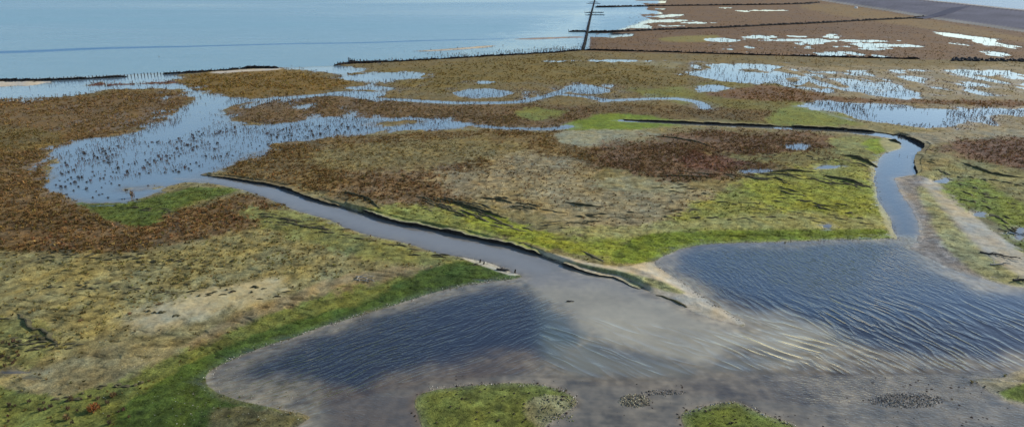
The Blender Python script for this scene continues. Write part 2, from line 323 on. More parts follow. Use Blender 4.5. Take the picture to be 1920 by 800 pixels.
# left foreground
zone([(-3000,520),(0,480),(220,478),(400,450),(560,400),(700,445),(930,500),(760,520),(560,560),(400,560),(240,600),(100,680),(-3000,760)], 24, (.190,.166,.082), .36, (.17,.135,.06))
zone([(440,395),(560,398),(700,448),(880,488),(720,490),(560,450)], 14, (.150,.150,.060), .1, green=.4)
zone([(-3000,600),(0,590),(80,600),(110,640),(60,690),(-3000,700)], 12, (.140,.140,.052), .2, (.13,.10,.04), k=.7, green=.3)
zone([(240,600),(300,570),(380,545),(470,522),(535,522),(520,552),(430,580),(330,612),(280,625)], 30, (.31,.270,.170), .03, wn=.5)
zone([(330,655),(420,600),(560,545),(700,508),(780,500),(800,520),(640,570),(500,610),(400,650)], 10, (.190,.150,.082), .03)
zone([(100,680),(250,640),(360,655),(300,700),(140,745),(40,720)], 12, (.205,.172,.092), .03, k=.8)
zone([(-3000,720),(0,725),(110,745),(240,700),(400,630),(560,575),(720,525),(900,492),(975,518),(880,534),(700,588),(560,632),(400,700),(560,780),(600,900),(-3000,900)], 14, (.115,.120,.034), .06, (.12,.09,.035), green=1)
zone([(800,505),(900,494),(972,518),(900,530),(760,565),(600,614),(480,655),(400,690),(385,715),(420,745),(500,765),(570,782),(600,1200),(120,1200),(210,775),(300,715),(420,648),(560,604),(680,566)], 9, (.048,.070,.017), .03, green=1)
zone([(420,760),(500,765),(570,782),(560,820),(430,830),(380,790)], 12, (.085,.080,.040), .05, green=.6)
# creek mouth beach at the tip
zone([(860,480),(930,494),(975,512),(955,515),(910,500)], 3, (.34,.31,.23), 0, wn=.3)
# right side
zone([(1720,335),(1780,300),(5000,280),(5000,620),(1900,540)], 14, (.165,.155,.075), .12, green=.4)
zone([(1690,250),(1790,240),(5000,225),(5000,275),(1900,268),(1740,272)], 8, (.200,.175,.115), .08, (.14,.11,.06))
zone([(1745,275),(1820,262),(1920,258),(5000,262),(5000,330),(1900,316),(1800,292)], 16, (.115,.074,.050), .9, (.14,.084,.055))
zone([(1672,332),(1714,328),(1750,342),(1830,400),(1910,462),(2010,530),(2400,560),(1930,546),(1860,532),(1780,505),(1705,468),(1720,430)], 4, (.205,.182,.150), 0, wn=.3)
zone([(1735,338),(1760,345),(1800,370),(1855,405),(1910,455),(1990,520),(2030,560),(1960,545),(1900,512),(1850,478),(1800,425),(1760,385),(1738,355)], 8, (.295,.268,.208), 0, wn=.3)
zone([(1722,352),(1742,362),(1770,395),(1800,430),(1840,470),(1900,512),(1950,540),(1900,536),(1840,515),(1790,480),(1755,430),(1735,390)], 9, (.205,.203,.112), 0, wn=.4, green=.1)
zone([(1770,352),(1800,338),(1850,345),(1925,385),(2200,430),(2200,560),(1930,478),(1870,420),(1810,385)], 10, (.128,.150,.038), .05, green=1)
zone([(1815,390),(1850,405),(1920,450),(1925,470),(1860,430)], 4, (.06,.068,.03), .1, k=.7)
# islets
zone(ISL['islet_a'], 5, (.105,.118,.034), .03, (.1,.1,.03), green=1, wn=.3)
zone([(1000,745),(1078,748),(1060,780),(1010,800),(985,775)], 7, (.20,.18,.11), .03, k=.7)
zone(ISL['islet_b'], 5, (.090,.108,.028), .03, green=1, wn=.3)
zone(ISL['islet_c'], 5, (.20,.18,.12), .03, wn=.3)
zone([(1870,738),(1895,724),(1930,715),(2300,730),(2100,790),(1920,757)], 6, (.13,.155,.04), .03, green=1)
for k in ('bar_a', 'bar_b', 'bar_d'): zone(ISL[k], 3, (.40,.35,.27), 0, wn=.2)
zone(ISL['bar_c'], 2, (.27,.22,.19), 0, wn=.2)
zone(ISL['strip'], 4, (.11,.06,.045), 1., (.14,.065,.05), wn=.2)
# beds, wrack line and mud
wet = sm((.05-Z)/.06)*(~isdy)
nearw = sm(1+W/.9)*(W < .2)
bed = np.array([.212, .190, .163])
botmud = sm((sdf(Q, np.array([(560,2600),(620,760),(900,700),(1300,690),(1600,690),(2000,690),(4000,700),(4000,2600)], float)*[1, 2.5], 60)+30)/60)
bedc = bed+(np.array([.176, .154, .133])-bed)*botmud[:, None]
bedc = bedc*(1+.35*n2+.3*n3+.28*fbm(X*1.2+Y*.5, Y*3.6, 173, 3)*amp(.5))[:, None]
left = sm((300-CX)/900+.6)
darkbed = sdf(Q, np.array([(560,640),(760,640),(1000,640),(1080,690),(800,720),(780,860),(640,860),(600,740)], float)*[1, 2.5], 40)
db = sm((darkbed+25)/50)*(.5+.5*np.clip(1+2*fbm(X*.5, Y*.9, 77, 4), 0, 1))
bedc = bedc+(np.array([.098, .076, .066])-bedc)*(db*.8)[:, None]
under = sm((.012-Z)/.02)*(~isdy)
hue = fbm(X*.4+5, Y*.3, 131, 4); hue2 = fbm(X*1.3, Y*1.0, 133, 3)*amp(.8)
drymask = (1-under)*(~isdy)
COL = COL*(1+drymask[:, None]*(hue[:, None]*np.array([.12, .03, -.14])+hue2[:, None]*np.array([.10, .0, -.12])))
streak = fbm(X*.9, Y*3.2-X*.5, 135, 3)*amp(.5)
sandy = sm((COL.mean(1)-.165)/.06)*drymask; calm_ = 1-.65*sandy
COL = COL*(1+calm_*(.14*n2+.48*n3+.06*n1+.26*streak))[:, None]
marsh = (1-shallow)
COL = COL+(bedc*(.55*marsh+shallow)[:, None]-COL)*under[:, None]
# damp rim just above the water
rim = np.exp(-(np.clip(-W, 0, 3)/.25)**2)*(W <= 0)*(1-sm((GR-.2)/.5)*.4)*shallow
COL = COL*(1-.25*rim)[:, None]
# flecks of dead stems and dark scars
sc = fbm(X*.7+n1*2, Y*2.6+X*.6, 81, 3)*amp(.6)
scar = calm_*sm((sc-.34)/.10)*(VEG < .75)*(1-under)*sm((DIST-30)/15)*(~isdy)
COL = COL*(1-.30*scar)[:, None]; Z = Z-.05*scar*amp(.6)
fl = fbm(X*3.1, Y*2.3, 83, 2)*amp(.5)
COL = COL*(1+.35*calm_*np.clip(fl, -.6, .8))[:, None]
# dyke surfaces
dn = 1+.20*fbm(X*.02+Y*.01, Y*.03, 91, 4)+.28*fbm(X*.22, Y*.05, 92, 4)+.16*fbm(dyd*.8, X*.01, 93, 3)
def dyc(a, b, c):
    global COL
    m = sm((dyd-a)/1.0)*sm((b-dyd)/1.0)*isdy
    COL = COL+(np.array(c)*dn[:, None]-COL)*m[:, None]
dyc(-1, 5, (.21,.20,.175)); dyc(4, DYW, (.115,.112,.135)); dyc(DYW-1, DYW+3, (.07,.06,.075)); dyc(DYW+2, DYW+10, (.30,.28,.25)); dyc(DYW+9, 999, (.12,.11,.07))
ramp = gp([(1735,33.5),(1760,29),(1790,19),(1812,10),(1832,3)], 0)
# ramp is placed by walking from toe to crest
lum = COL.mean(1, keepdims=True); sat = np.where(isdy, 1.0, 1.0+.13*(1-under)+.10*(1-under)*(1-np.clip(GR, 0, 1)))[:, None]
COL = np.clip((lum+(COL-lum)*sat)*np.where(isdy, 1, 1+.12*(1-under))[:, None]*np.where(under > .5, 1, 1.0)[:, None], .004, .6)
# ------------------------------------------------------------------ mesh helpers
C = S.collection
def tag(o, label=None, cat=None, group=None, kind=None):
    if label: o['label'] = label
    if cat: o['category'] = cat
    if group: o['group'] = group
    if kind: o['kind'] = kind
    return o
def np_mesh(name, V, F, smooth=False):
    me = bpy.data.meshes.new(name); V = np.asarray(V, np.float32); F = np.asarray(F, np.int32); k = F.shape[1]
    me.vertices.add(len(V)); me.vertices.foreach_set('co', V.ravel())
    me.loops.add(F.size); me.loops.foreach_set('vertex_index', F.ravel())
    me.polygons.add(len(F)); me.polygons.foreach_set('loop_start', np.arange(0, F.size, k, dtype=np.int32))
    me.polygons.foreach_set('use_smooth', np.full(len(F), smooth)); me.update(calc_edges=True)
    return me
def fattr(me, name, a, dom='POINT'):
    at = me.attributes.new(name, 'FLOAT', dom); at.data.foreach_set('value', np.asarray(a, np.float32))
def cattr(me, name, c, dom='POINT'):
    at = me.attributes.new(name, 'FLOAT_COLOR', dom)
    at.data.foreach_set('color', np.concatenate([c, np.ones((len(c), 1))], 1).astype(np.float32).ravel())
def link(name, me, mat, parent=None):
    o = bpy.data.objects.new(name, me); C.objects.link(o); o.parent = parent
    if mat and not me.materials: me.materials.append(mat)
    return o
class N:
    def __init__(s, name):
        s.m = bpy.data.materials.new(name); s.m.use_nodes = True; s.t = s.m.node_tree; s.t.nodes.clear()
        s.out = s.t.nodes.new('ShaderNodeOutputMaterial')
    def n(s, ty, **k):
        o = s.t.nodes.new('ShaderNode'+ty)
        for a, b in k.items(): setattr(o, a, b)
        return o
    def l(s, a, b): s.t.links.new(a, b)
    def math(s, op, a, b=None, clamp=False):
        o = s.n('Math', operation=op, use_clamp=clamp)
        for i, v in enumerate((a, b)):
            if v is None: continue
            if isinstance(v, (int, float)): o.inputs[i].default_value = v
            else: s.l(v, o.inputs[i])
        return o.outputs[0]
    def attr(s, name, out='Fac'): return s.n('Attribute', attribute_name=name).outputs[out]
    def noise(s, vec, scale, detail=3, rough=.55):
        o = s.n('TexNoise'); o.inputs['Scale'].default_value = scale; o.inputs['Detail'].default_value = detail
        o.inputs['Roughness'].default_value = rough
        if vec is not None: s.l(vec, o.inputs['Vector'])
        return o.outputs['Fac']
    def map(s, vec, rot=0, sc=(1, 1, 1)):
        o = s.n('Mapping', vector_type='TEXTURE'); sc = tuple(1/q for q in sc); s.l(vec, o.inputs[0]); o.inputs['Rotation'].default_value = (0, 0, rot); o.inputs['Scale'].default_value = sc
        return o.outputs[0]
    def pos(s): return s.n('NewGeometry').outputs['Position']
def plain(name, col, rough=.9, var=.35, sc=6, bump=.4, vattr=None):
    s = N(name); b = s.n('BsdfPrincipled'); b.inputs['Roughness'].default_value = rough; b.inputs['Specular IOR Level'].default_value = .2
    f = s.noise(s.n('TexCoord').outputs['Object'], sc, 5)
    mr = s.n('MapRange'); s.l(f, mr.inputs[0]); mr.inputs[1].default_value = .3; mr.inputs[2].default_value = .7
    mr.inputs[3].default_value = 1-var; mr.inputs[4].default_value = 1+var
    v = s.n('VectorMath', operation='SCALE'); s.l(mr.outputs[0], v.inputs['Scale'])
    if vattr: s.l(s.attr(vattr, 'Color'), v.inputs[0])
    else: v.inputs[0].default_value = col
    s.l(v.outputs[0], b.inputs['Base Color'])
    if bump:
        bp = s.n('Bump'); bp.inputs['Strength'].default_value = bump; bp.inputs['Distance'].default_value = .05; s.l(f, bp.inputs['Height']); s.l(bp.outputs[0], b.inputs['Normal'])
    s.l(b.outputs[0], s.out.inputs[0]); return s.m
# ------------------------------------------------------------------ ground material
s = N('marsh_ground'); pos = s.pos(); b = s.n('BsdfPrincipled'); b.inputs['Specular IOR Level'].default_value = .15
fine = s.noise(pos, 7.5, 6, .75); mid = s.noise(pos, 2.6, 4, .6)
mix = s.math('ADD', s.math('MULTIPLY', fine, 1.5), s.math('MULTIPLY', mid, .7))
mr = s.n('MapRange'); s.l(mix, mr.inputs[0]); mr.inputs[1].default_value = .8; mr.inputs[2].default_value = 1.4; mr.inputs[3].default_value = .60; mr.inputs[4].default_value = 1.40
sm_ = s.attr('smooth'); fac_ = s.math('ADD', s.math('MULTIPLY', mr.outputs[0], s.math('SUBTRACT', 1.0, sm_)), sm_)
v = s.n('VectorMath', operation='SCALE'); s.l(s.attr('cover', 'Color'), v.inputs[0]); s.l(fac_, v.inputs['Scale'])
s.l(v.outputs[0], b.inputs['Base Color'])
wet_a = s.attr('wet'); rr = s.n('MapRange'); s.l(wet_a, rr.inputs[0]); rr.inputs[3].default_value = .95; rr.inputs[4].default_value = .42; s.l(rr.outputs[0], b.inputs['Roughness'])
sp = s.n('MapRange'); s.l(wet_a, sp.inputs[0]); sp.inputs[3].default_value = .12; sp.inputs[4].default_value = .5; s.l(sp.outputs[0], b.inputs['Specular IOR Level'])
bp = s.n('Bump'); bp.inputs['Distance'].default_value = .10; s.l(s.attr('rough'), bp.inputs['Strength']); s.l(mix, bp.inputs['Height']); s.l(bp.outputs[0], b.inputs['Normal'])
s.l(b.outputs[0], s.out.inputs[0]); M_ground = s.m
idx = np.arange(NX*NY).reshape(NY, NX)
F = np.stack([idx[1:, :-1], idx[1:, 1:], idx[:-1, 1:], idx[:-1, :-1]], -1).reshape(-1, 4)
me = np_mesh('ground', np.stack([X, Y, Z], 1), F, True)
cattr(me, 'cover', COL); fattr(me, 'smooth', np.clip(sandy*.55, 0, 1)); fattr(me, 'wet', np.clip(sm((.06-Z)/.06)*(~isdy)*.8, 0, 1))
fattr(me, 'rough', np.clip(.75-under*.45-isdy*.65-sandy*.4-.12, .08, 1)*np.clip(amp(.5)+.25, 0, 1))
tag(link('ground', me, M_ground), kind='structure')
# ------------------------------------------------------------------ water
WC = np.tile(np.array([.050, .070, .085]), (len(P), 1))     # what the suspended silt looks like
OP = 1-np.exp(-np.clip(-Z, 0, 2)*7.5); RIP = np.full(len(P), .35); DIRA = np.zeros(len(P)); CALM = np.zeros(len(P))
KX, KY = proj(X, Y, 0*X); K = np.stack([KX, KY*2.5], 1)
def wz(poly, soft): return sm(.5+sdf(K, np.array(poly, float)*[1, 2.5], soft*3+4)/(2*soft)+fbm(X*.25, Y*.2, 95, 3)*.35)
open_sea = wz([(-9000,-124),(1230,-124),(1235,30),(1150,60),(1110,100),(640,124),(520,128),(0,152),(-9000,200)], 6)
WC = WC+(np.array([.150, .275, .315])-WC)*open_sea[:, None]
lag = wz([(-3000,150),(640,125),(880,190),(880,245),(520,290),(400,340),(260,400),(60,400)], 10)*(1-open_sea)
WC = WC+(np.array([.120, .172, .205])-WC)*lag[:, None]
chan = wz([(330,335),(420,333),(600,370),(950,455),(1200,535),(1400,600),(1420,615),(1300,615),(1180,605),(1090,585),(1020,552),(960,515),(640,430),(440,358)], 9)
WC = WC+(np.array([.180, .178, .165])-WC)*chan[:, None]
pl = (sdf(K, np.array([(1030,545),(1200,560),(1340,590),(1440,596),(1530,626),(1480,655),(1300,676),(1170,672),(1110,640),(1070,600)], float)*[1, 2.5], 200)+14)/95
plume = sm(.5+pl+.55*fbm(X*.30, Y*.22, 161, 5)*(pl > -1.5))
WC = WC+(np.array([.270, .252, .188])*(1+.25*fbm(X*.3, Y*.3, 151, 3)[:, None])-WC)*plume[:, None]
teal = wz([(1000,560),(1100,600),(1130,650),(1150,700),(1010,690),(1000,640)], 30)*(1-plume)
WC = WC+(np.array([.095,.125,.115])-WC)*(teal*.8)[:, None]
band = wz([(1040,560),(1200,612),(1360,612),(1400,630),(1300,625),(1180,640),(1080,600)], 8)
OP = np.maximum(OP, chan*.72*sm(W/1.2)); OP = np.maximum(OP, plume*.78*sm(W/2.0)); OP = np.maximum(OP, open_sea*.9*sm(W/3))
p1 = wz([(380,760),(400,660),(700,580),(960,524),(1090,590),(1080,690),(800,720),(600,760)], 10)*(1-chan*.6)
p2 = wz([(1230,500),(1240,450),(1700,440),(1720,470),(2600,540),(2600,720),(1500,760),(1100,720),(1110,650),(1400,620)], 12)
deepc = np.array([.020, .027, .043])
WC = WC+(deepc-WC)*(np.maximum(p1, p2)*(1-plume)*(1-chan*.8)*(1-teal*.8))[:, None]
WC = WC+(np.array([.026, .046, .078])-WC)*(wz([(1240,500),(1240,450),(1700,440),(1720,470),(1930,530),(1930,600),(1560,600)], 14)*.8*(1-plume))[:, None]
lowt = wz([(1030,640),(1200,664),(1400,660),(1560,630),(1620,655),(1480,700),(1200,714),(1050,706)], 40)*(1-plume)
WC = WC+(np.array([.165,.162,.128])-WC)*(lowt*.85)[:, None]
inpud = (1-open_sea)*(1-lag)*(1-chan)*(1-shallow)
RIP = .10*inpud+open_sea*.62+lag*.14+chan*.10*(1-open_sea)
RIP = RIP*(1-shallow)+shallow*(.62+.38*p2+.25*p1)*(1-.75*chan)*np.clip(.85+.9*fbm(X*.10, Y*.07, 171, 4), .35, 1.5)
bandw = sm(1-np.abs(KY-(98-.028*KX+2.2*fbm(KX*.004, KX*0, 97, 3)))/(1.6+2.2*sm((450-KX)/400)))*open_sea*sm((1200-KX)/500)
WC = WC+(np.array([.035, .150, .300])-WC)*(bandw*.9)[:, None]; 
RIP = np.clip(RIP+bandw*.35-plume*.10, .03, 1.2)
lightsea = wz([(1000,60),(1060,36),(1110,20),(1105,70),(1080,90),(960,100),(880,100)], 60)*open_sea
WC = WC+(np.array([.26,.36,.34])-WC)*(lightsea*.7)[:, None]; RIP = RIP*(1-.5*lightsea)
sw = fbm(X*.004, Y*.012, 99, 4)*open_sea; WC = WC*(1+.22*sw)[:, None]; RIP = RIP*(1+.5*sw)
keep = (Z.reshape(NY, NX) < .05); kf = keep[1:, :-1] | keep[1:, 1:] | keep[:-1, 1:] | keep[:-1, :-1]
Fw = F[kf.ravel()]; used = np.unique(Fw); remap = np.full(NX*NY, -1); remap[used] = np.arange(len(used))
s = N('water'); pos = s.pos()
rip = s.attr('rip'); d2 = s.attr('dirw')
def ridge(vec, scale, det):
    n = s.noise(vec, scale, det, .45); a = s.math('ABSOLUTE', s.math('SUBTRACT', n, .5)); r_ = s.math('SUBTRACT', 1.0, s.math('MULTIPLY', a, 2.6), True); return s.math('POWER', r_, 2.5)
wn = s.n('TexNoise'); wn.inputs['Scale'].default_value = .16; wn.inputs['Detail'].default_value = 1; s.l(pos, wn.inputs['Vector'])
ws = s.n('VectorMath', operation='SCALE'); s.l(wn.outputs['Color'], ws.inputs[0]); ws.inputs['Scale'].default_value = 1.3
wv = s.n('VectorMath', operation='ADD'); s.l(pos, wv.inputs[0]); s.l(ws.outputs[0], wv.inputs[1]); wpos = wv.outputs[0]
def waves(rot, along_, across, k1, k2):
    a_ = ridge(s.map(wpos, R(rot), (along_, across, 1)), 1.0, 1); b_ = s.noise(s.map(wpos, R(rot+8), (along_*2.6, across*2.3, 1)), 1.0, 2)
    c_ = s.noise(s.map(pos, R(rot-28), (along_*3, across*2.6, 1)), 1.0, 2)
    return s.math('ADD', s.math('MULTIPLY', a_, k1), s.math('ADD', s.math('MULTIPLY', b_, k2), s.math('MULTIPLY', c_, k2*.6)))
def mixf(f, a_, b_):
    mx = s.n('Mix', data_type='FLOAT'); s.l(f, mx.inputs[0]); s.l(a_, mx.inputs[2]); s.l(b_, mx.inputs[3]); return mx.outputs[0]
wa = waves(39, .60, 2.9, .17, .15); wb = mixf(s.attr('near'), waves(-74, .9, 3.1, .12, .16), waves(-69, .36, 1.55, .33, .19)); wc = waves(-44, .30, 1.25, .46, .13); wd = waves(-27, 1.7, 4.2, .05, .08)
mxo = mixf(s.attr('dirc'), mixf(d2, wa, wb), wc); mxo = mixf(s.attr('dird'), mxo, wd)
small = s.noise(pos, 7.0, 3)
hgt = s.math('ADD', mxo, s.math('MULTIPLY', small, .12))
bp = s.n('Bump'); bp.inputs['Distance'].default_value = .22; s.l(rip, bp.inputs['Strength']); s.l(hgt, bp.inputs['Height'])
df = s.n('BsdfDiffuse'); s.l(s.attr('silt', 'Color'), df.inputs[0])
gl = s.n('BsdfGlossy'); s.l(bp.outputs[0], gl.inputs['Normal']); s.l(s.math('ADD', .03, s.math('MULTIPLY', s.attr('seaw'), .30)), gl.inputs['Roughness']); gl.inputs[0].default_value = (.93, .97, 1, 1)
fr = s.n('Fresnel'); fr.inputs[0].default_value = 1.333; s.l(bp.outputs[0], fr.inputs['Normal'])
m2 = s.n('MixShader'); s.l(s.math('MULTIPLY', fr.outputs[0], s.math('SUBTRACT', 1.0, s.math('MULTIPLY', s.attr('seaw'), s.math('ADD', .12, s.math('MULTIPLY', s.noise(s.map(pos, R(6), (.06, .22, 1)), 1.0, 8, .9), .86))))), m2.inputs[0]); s.l(df.outputs[0], m2.inputs[1]); s.l(gl.outputs[0], m2.inputs[2])
s.l(m2.outputs[0], s.out.inputs[0]); M_water = s.m
me = np_mesh('water', np.stack([X[used], Y[used], 0*used], 1), remap[Fw], True)
SEAW = np.clip(open_sea*(.8+.35*sw)*(1-.35*lightsea)+bandw*.5, 0, 1.3); SEAW = np.where(dyd*(DIST > 120) > DYW+8, .8, SEAW); RIP = np.where(dyd*(DIST > 120) > DYW+8, .6, RIP); fattr(me, 'seaw', SEAW[used])
BODY = COL*np.array([1.07, 1.0, .76])*(1-OP[:, None])+WC*OP[:, None]   # bed seen through the water
cattr(me, 'silt', np.clip(BODY[used], 0, 1)); fattr(me, 'rip', RIP[used])
fattr(me, 'dirw', (sm((KX-1080)/120)*shallow)[used])
fattr(me, 'near', sm((KY-520)/80)[used])
fattr(me, 'dirc', (wz([(1020,600),(1380,590),(1480,600),(1560,650),(1480,690),(1200,715),(1040,700),(1000,650)], 18)*shallow)[used])
fattr(me, 'dird', (wz([(500,900),(640,745),(900,700),(1160,712),(1420,695),(1600,700),(1930,690),(3000,700),(3000,1500),(500,1500)], 16)*shallow)[used])

tag(link('water', me, M_water), kind='structure')
# ------------------------------------------------------------------ lookup of the ground
def ground_at(x, y):
    px, py = proj(np.asarray(x, float), np.asarray(y, float), 0*np.asarray(x, float))
    i = np.clip(np.interp(px, ax, np.arange(NX)), 0, NX-1.001); j = np.clip(np.interp(py, ay, np.arange(NY)), 0, NY-1.001)
    a = i.astype(int); b_ = j.astype(int); fi = i-a; fj = j-b_; Zg = Z.reshape(NY, NX)
    return (Zg[b_, a]*(1-fi)+Zg[b_, a+1]*fi)*(1-fj)+(Zg[b_+1, a]*(1-fi)+Zg[b_+1, a+1]*fi)*fj
# ------------------------------------------------------------------ eroded creek banks
M_peat = plain('wet_peat', (.026, .022, .018), .85, .6, 3, .8)
def ribbon(line, hh, back=.35, over=.05, name='creek_bank', jit=.08):
    L = spline(gp(line), 8, False)
    # resample by arc length
    d = np.r_[0, np.cumsum(np.hypot(*np.diff(L, axis=0).T))]; n = max(8, int(d[-1]/.12)); t = np.linspace(0, d[-1], n)
    x = np.interp(t, d, L[:, 0]); y = np.interp(t, d, L[:, 1])
    tx = np.gradient(x); ty = np.gradient(y); q = np.hypot(tx, ty); nx, ny = -ty/q, tx/q
    # n points away from the camera for lines running left to right
    j = fbm(t*1.7, t*0, 5, 3)*jit*1.6+fbm(t*.35, t*0, 6, 2)*jit*2.5
    frac = np.linspace(0, d[-1], len(hh)); notch = sm((fbm(t*.55, t*0+9, 12, 3)+.55)/.35)
    top_ = np.interp(t, frac, hh)*.80*(1+.30*fbm(t*1.1, t*0+3, 8, 4))*(.45+.55*notch); j0 = (1-notch)*.25
    prof = [(.06, -.25), (.03, .35), (-over, .8), (-over*.9, 1.0), (.12, 1.0), (.42, 1.0), (.75, .93), (1.1, -.3)]
    j = j+j0; V = []
    for o, k in prof:
        zz = np.where(k < 0, k, top_*k) if k < 0 else top_*k
        V.append(np.stack([x+nx*(o+j), y+ny*(o+j), zz+0*x], 1))
    V = np.concatenate(V); k = len(prof); idx = np.arange(k*n).reshape(k, n)
    F = np.stack([idx[:-1, :-1], idx[:-1, 1:], idx[1:, 1:], idx[1:, :-1]], -1).reshape(-1, 4)
    return V, F, n
M_bank_top = plain('bank_top', None, .95, .35, 5, .5, 'cover')
M_turf = plain('turf_edge', (.12, .105, .05), .95, .4, 4, .6)
M_turf_sand = plain('sandy_edge', (.30, .27, .19), .95, .3, 4, .5)
for i, (line, hh) in enumerate(CLIFFS):
    V, F_, n = ribbon(line, hh)
    me = np_mesh('creek_bank', V, F_, False); me.materials.append(M_peat); me.materials.append(M_bank_top)
    mi = np.zeros(len(F_), np.int32); mi[(n-1)*3:] = 1
    nx8 = V.reshape(8, n, 3); bx, by = nx8[6][:, 0]*2-nx8[5][:, 0], nx8[6][:, 1]*2-nx8[5][:, 1]
    qx, qy = proj(bx, by, 0*bx); gi = np.clip(np.searchsorted(ax, qx), 0, NX-1); gj = np.clip(np.searchsorted(ay, qy), 0, NY-1)
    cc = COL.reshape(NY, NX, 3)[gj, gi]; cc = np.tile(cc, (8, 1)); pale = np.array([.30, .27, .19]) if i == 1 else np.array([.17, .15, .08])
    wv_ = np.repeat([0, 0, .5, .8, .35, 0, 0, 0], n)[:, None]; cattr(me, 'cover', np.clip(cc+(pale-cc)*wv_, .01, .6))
    me.polygons.foreach_set('material_index', mi)
    tag(link('creek_bank', me, None), kind='structure')
# small turf scars: low dark steps in the grass
def scars():
    Vs = []; Fs = []; off = 0
    lines = []
    def run(x0, y0, x1, y1, n, ln, slope, spread):
        for _ in range(n):
            t = random.random(); cx = x0+(x1-x0)*t+random.gauss(0, spread); cy = y0+(y1-y0)*t+random.gauss(0, spread*.22)
            l_ = ln*random.uniform(.3, 1.3); pts = []; yy = cy
            for k in range(5):
                pts.append((cx+l_*(k/4-.5), yy)); yy += l_/4*(slope+random.gauss(0, .12))
            lines.append((pts, random.uniform(.04, .11)))
    run(800,372,960,430, 34, 34, .30, 16); run(560,366,700,405, 16, 30, .38, 6); run(830,375,1010,392, 12, 34, .25, 8)
    run(940,378,1180,420, 16, 34, .12, 16); run(1020,430,1300,400, 14, 36, -.12, 12)
    run(1290,326,1450,335, 24, 34, .13, 8); run(1440,322,1640,352, 22, 40, .18, 6); run(1480,290,1640,312, 12, 30, .2, 6)
    run(1450,350,1600,420, 26, 26, .16, 22); run(1240,350,1460,400, 26, 22, .05, 20); run(1090,400,1600,425, 18, 22, .05, 16)
    run(480,405,640,440, 20, 34, .08, 14); run(60,480,420,500, 60, 16, -.10, 26); run(100,540,520,560, 50, 14, -.1, 30)
    run(0,640,120,660, 20, 26, -.12, 24); run(520,415,900,500, 24, 22, -.02, 16); run(100,760,250,720, 16, 18, -.08, 16)
    run(1740,300,1900,400, 26, 20, .3, 22); run(1860,400,1920,440, 12, 14, .5, 6); run(240,392,340,405, 18, 20, -.05, 10)
    run(1800,330,1920,350, 10, 18, .25, 8); run(280,590,350,600, 6, 14, -.3, 4)
    big = [([(-10,601),(18,604)], .1), ([(30,594),(44,604),(52,616),(62,626),(80,624),(92,640),(103,650),(104,656)], .14),
           ([(1575,293),(1600,297),(1625,305),(1645,314)], .3), ([(1540,331),(1570,338),(1610,346),(1634,354)], .2), ([(1445,322),(1480,323),(1530,326)], .2),
           ([(820,376),(850,382),(880,392),(920,404),(950,412)], .26), ([(900,373),(950,380),(960,384)], .15), ([(1060,382),(1090,388),(1130,391)], .15), ([(1230,333),(1280,334),(1330,336)], .15),
           ([(640,360+4),(660,370),(690,380),(712,400)], .25), ([(1225,258),(1260,262),(1310,270),(1340,282)], .15), ([(1800,307),(1840,322),(1880,332),(1930,338)], .2),
           ([(1665,263),(1690,270)], .25), ([(1090,506-30),(1130,500)], .08), ([(1230,553),(1262,563),(1285,577)], .1)]
    for pts, hh in lines+big:
        L = spline(gp(pts), 4, False); d = np.r_[0, np.cumsum(np.hypot(*np.diff(L, axis=0).T))]
        n = max(4, int(d[-1]/.2)); t = np.linspace(0, d[-1], n); x = np.interp(t, d, L[:, 0]); y = np.interp(t, d, L[:, 1])
        tx = np.gradient(x); ty = np.gradient(y); q = np.hypot(tx, ty)+1e-9; nx, ny = -ty/q, tx/q
        if ny.mean() < 0: nx, ny = -nx, -ny
        j = fbm(t*2.3+off, t*0, 5, 3)*.12; z0 = ground_at(x, y); tap = np.sin(np.pi*np.clip(t/d[-1], .02, .98))**.6*(1+.5*fbm(t*2+off, t*0, 4, 2))
        V = []
        for o, k in [(-.06, -.06), (-.02, hh*.9), (.05, hh), (.30, -.03)]:
            V.append(np.stack([x+nx*(o*(.5+tap*.6)+j), y+ny*(o*(.5+tap*.6)+j), z0+(k*tap if k > 0 else k)], 1))
        V = np.concatenate(V); idx = np.arange(4*n).reshape(4, n)
        Fs.append(np.stack([idx[:-1, :-1], idx[:-1, 1:], idx[1:, 1:], idx[1:, :-1]], -1).reshape(-1, 4)+off); Vs.append(V); off += len(V)
    return np.concatenate(Vs), np.concatenate(Fs)
V, F_ = scars(); tag(link('turf_scars', np_mesh('turf_scars', V, F_, False), plain('dark_turf', (.070, .062, .030), .95, .5, 3, .6)), 'low dark ragged turf steps scattered over the green marsh flats', 'turf', kind='stuff')
# ------------------------------------------------------------------ vegetation as stuff
def tpl_bush(n, seed, tall=1.0, leaf=.42):
    r = np.random.default_rng(seed); V = []
    for i in range(n):
        a = r.uniform(0, 2*np.pi); rad = .36*np.sqrt(r.uniform()); zc = r.uniform(.15, .85)*tall*(1-rad*.9)
        c = np.array([np.cos(a)*rad, np.sin(a)*rad, zc]); d = np.array([np.cos(a)*.5, np.sin(a)*.5, r.uniform(.4, 1.2)]); d /= np.linalg.norm(d)
        sdir = np.cross(d, r.normal(size=3)); sdir /= np.linalg.norm(sdir); l_ = leaf*r.uniform(.6, 1.3)
        V += [c-d*l_*.55-sdir*l_*.24, c-d*l_*.55+sdir*l_*.24, c+d*l_*.8]
    return np.array(V)
TPL = [tpl_bush(9, 1, 1, .5), tpl_bush(9, 2, 1, .5), tpl_bush(9, 3, 1.1, .5)]; TPLF = [tpl_bush(5, 4, 1, .75), tpl_bush(5, 5, 1, .75)]; TPLW = [tpl_bush(8, 14, 1.2, .5), tpl_bush(8, 15, 1.2, .5)]
TPLG = [tpl_bush(7, 6, .8, .5), tpl_bush(7, 7, .8, .5)]
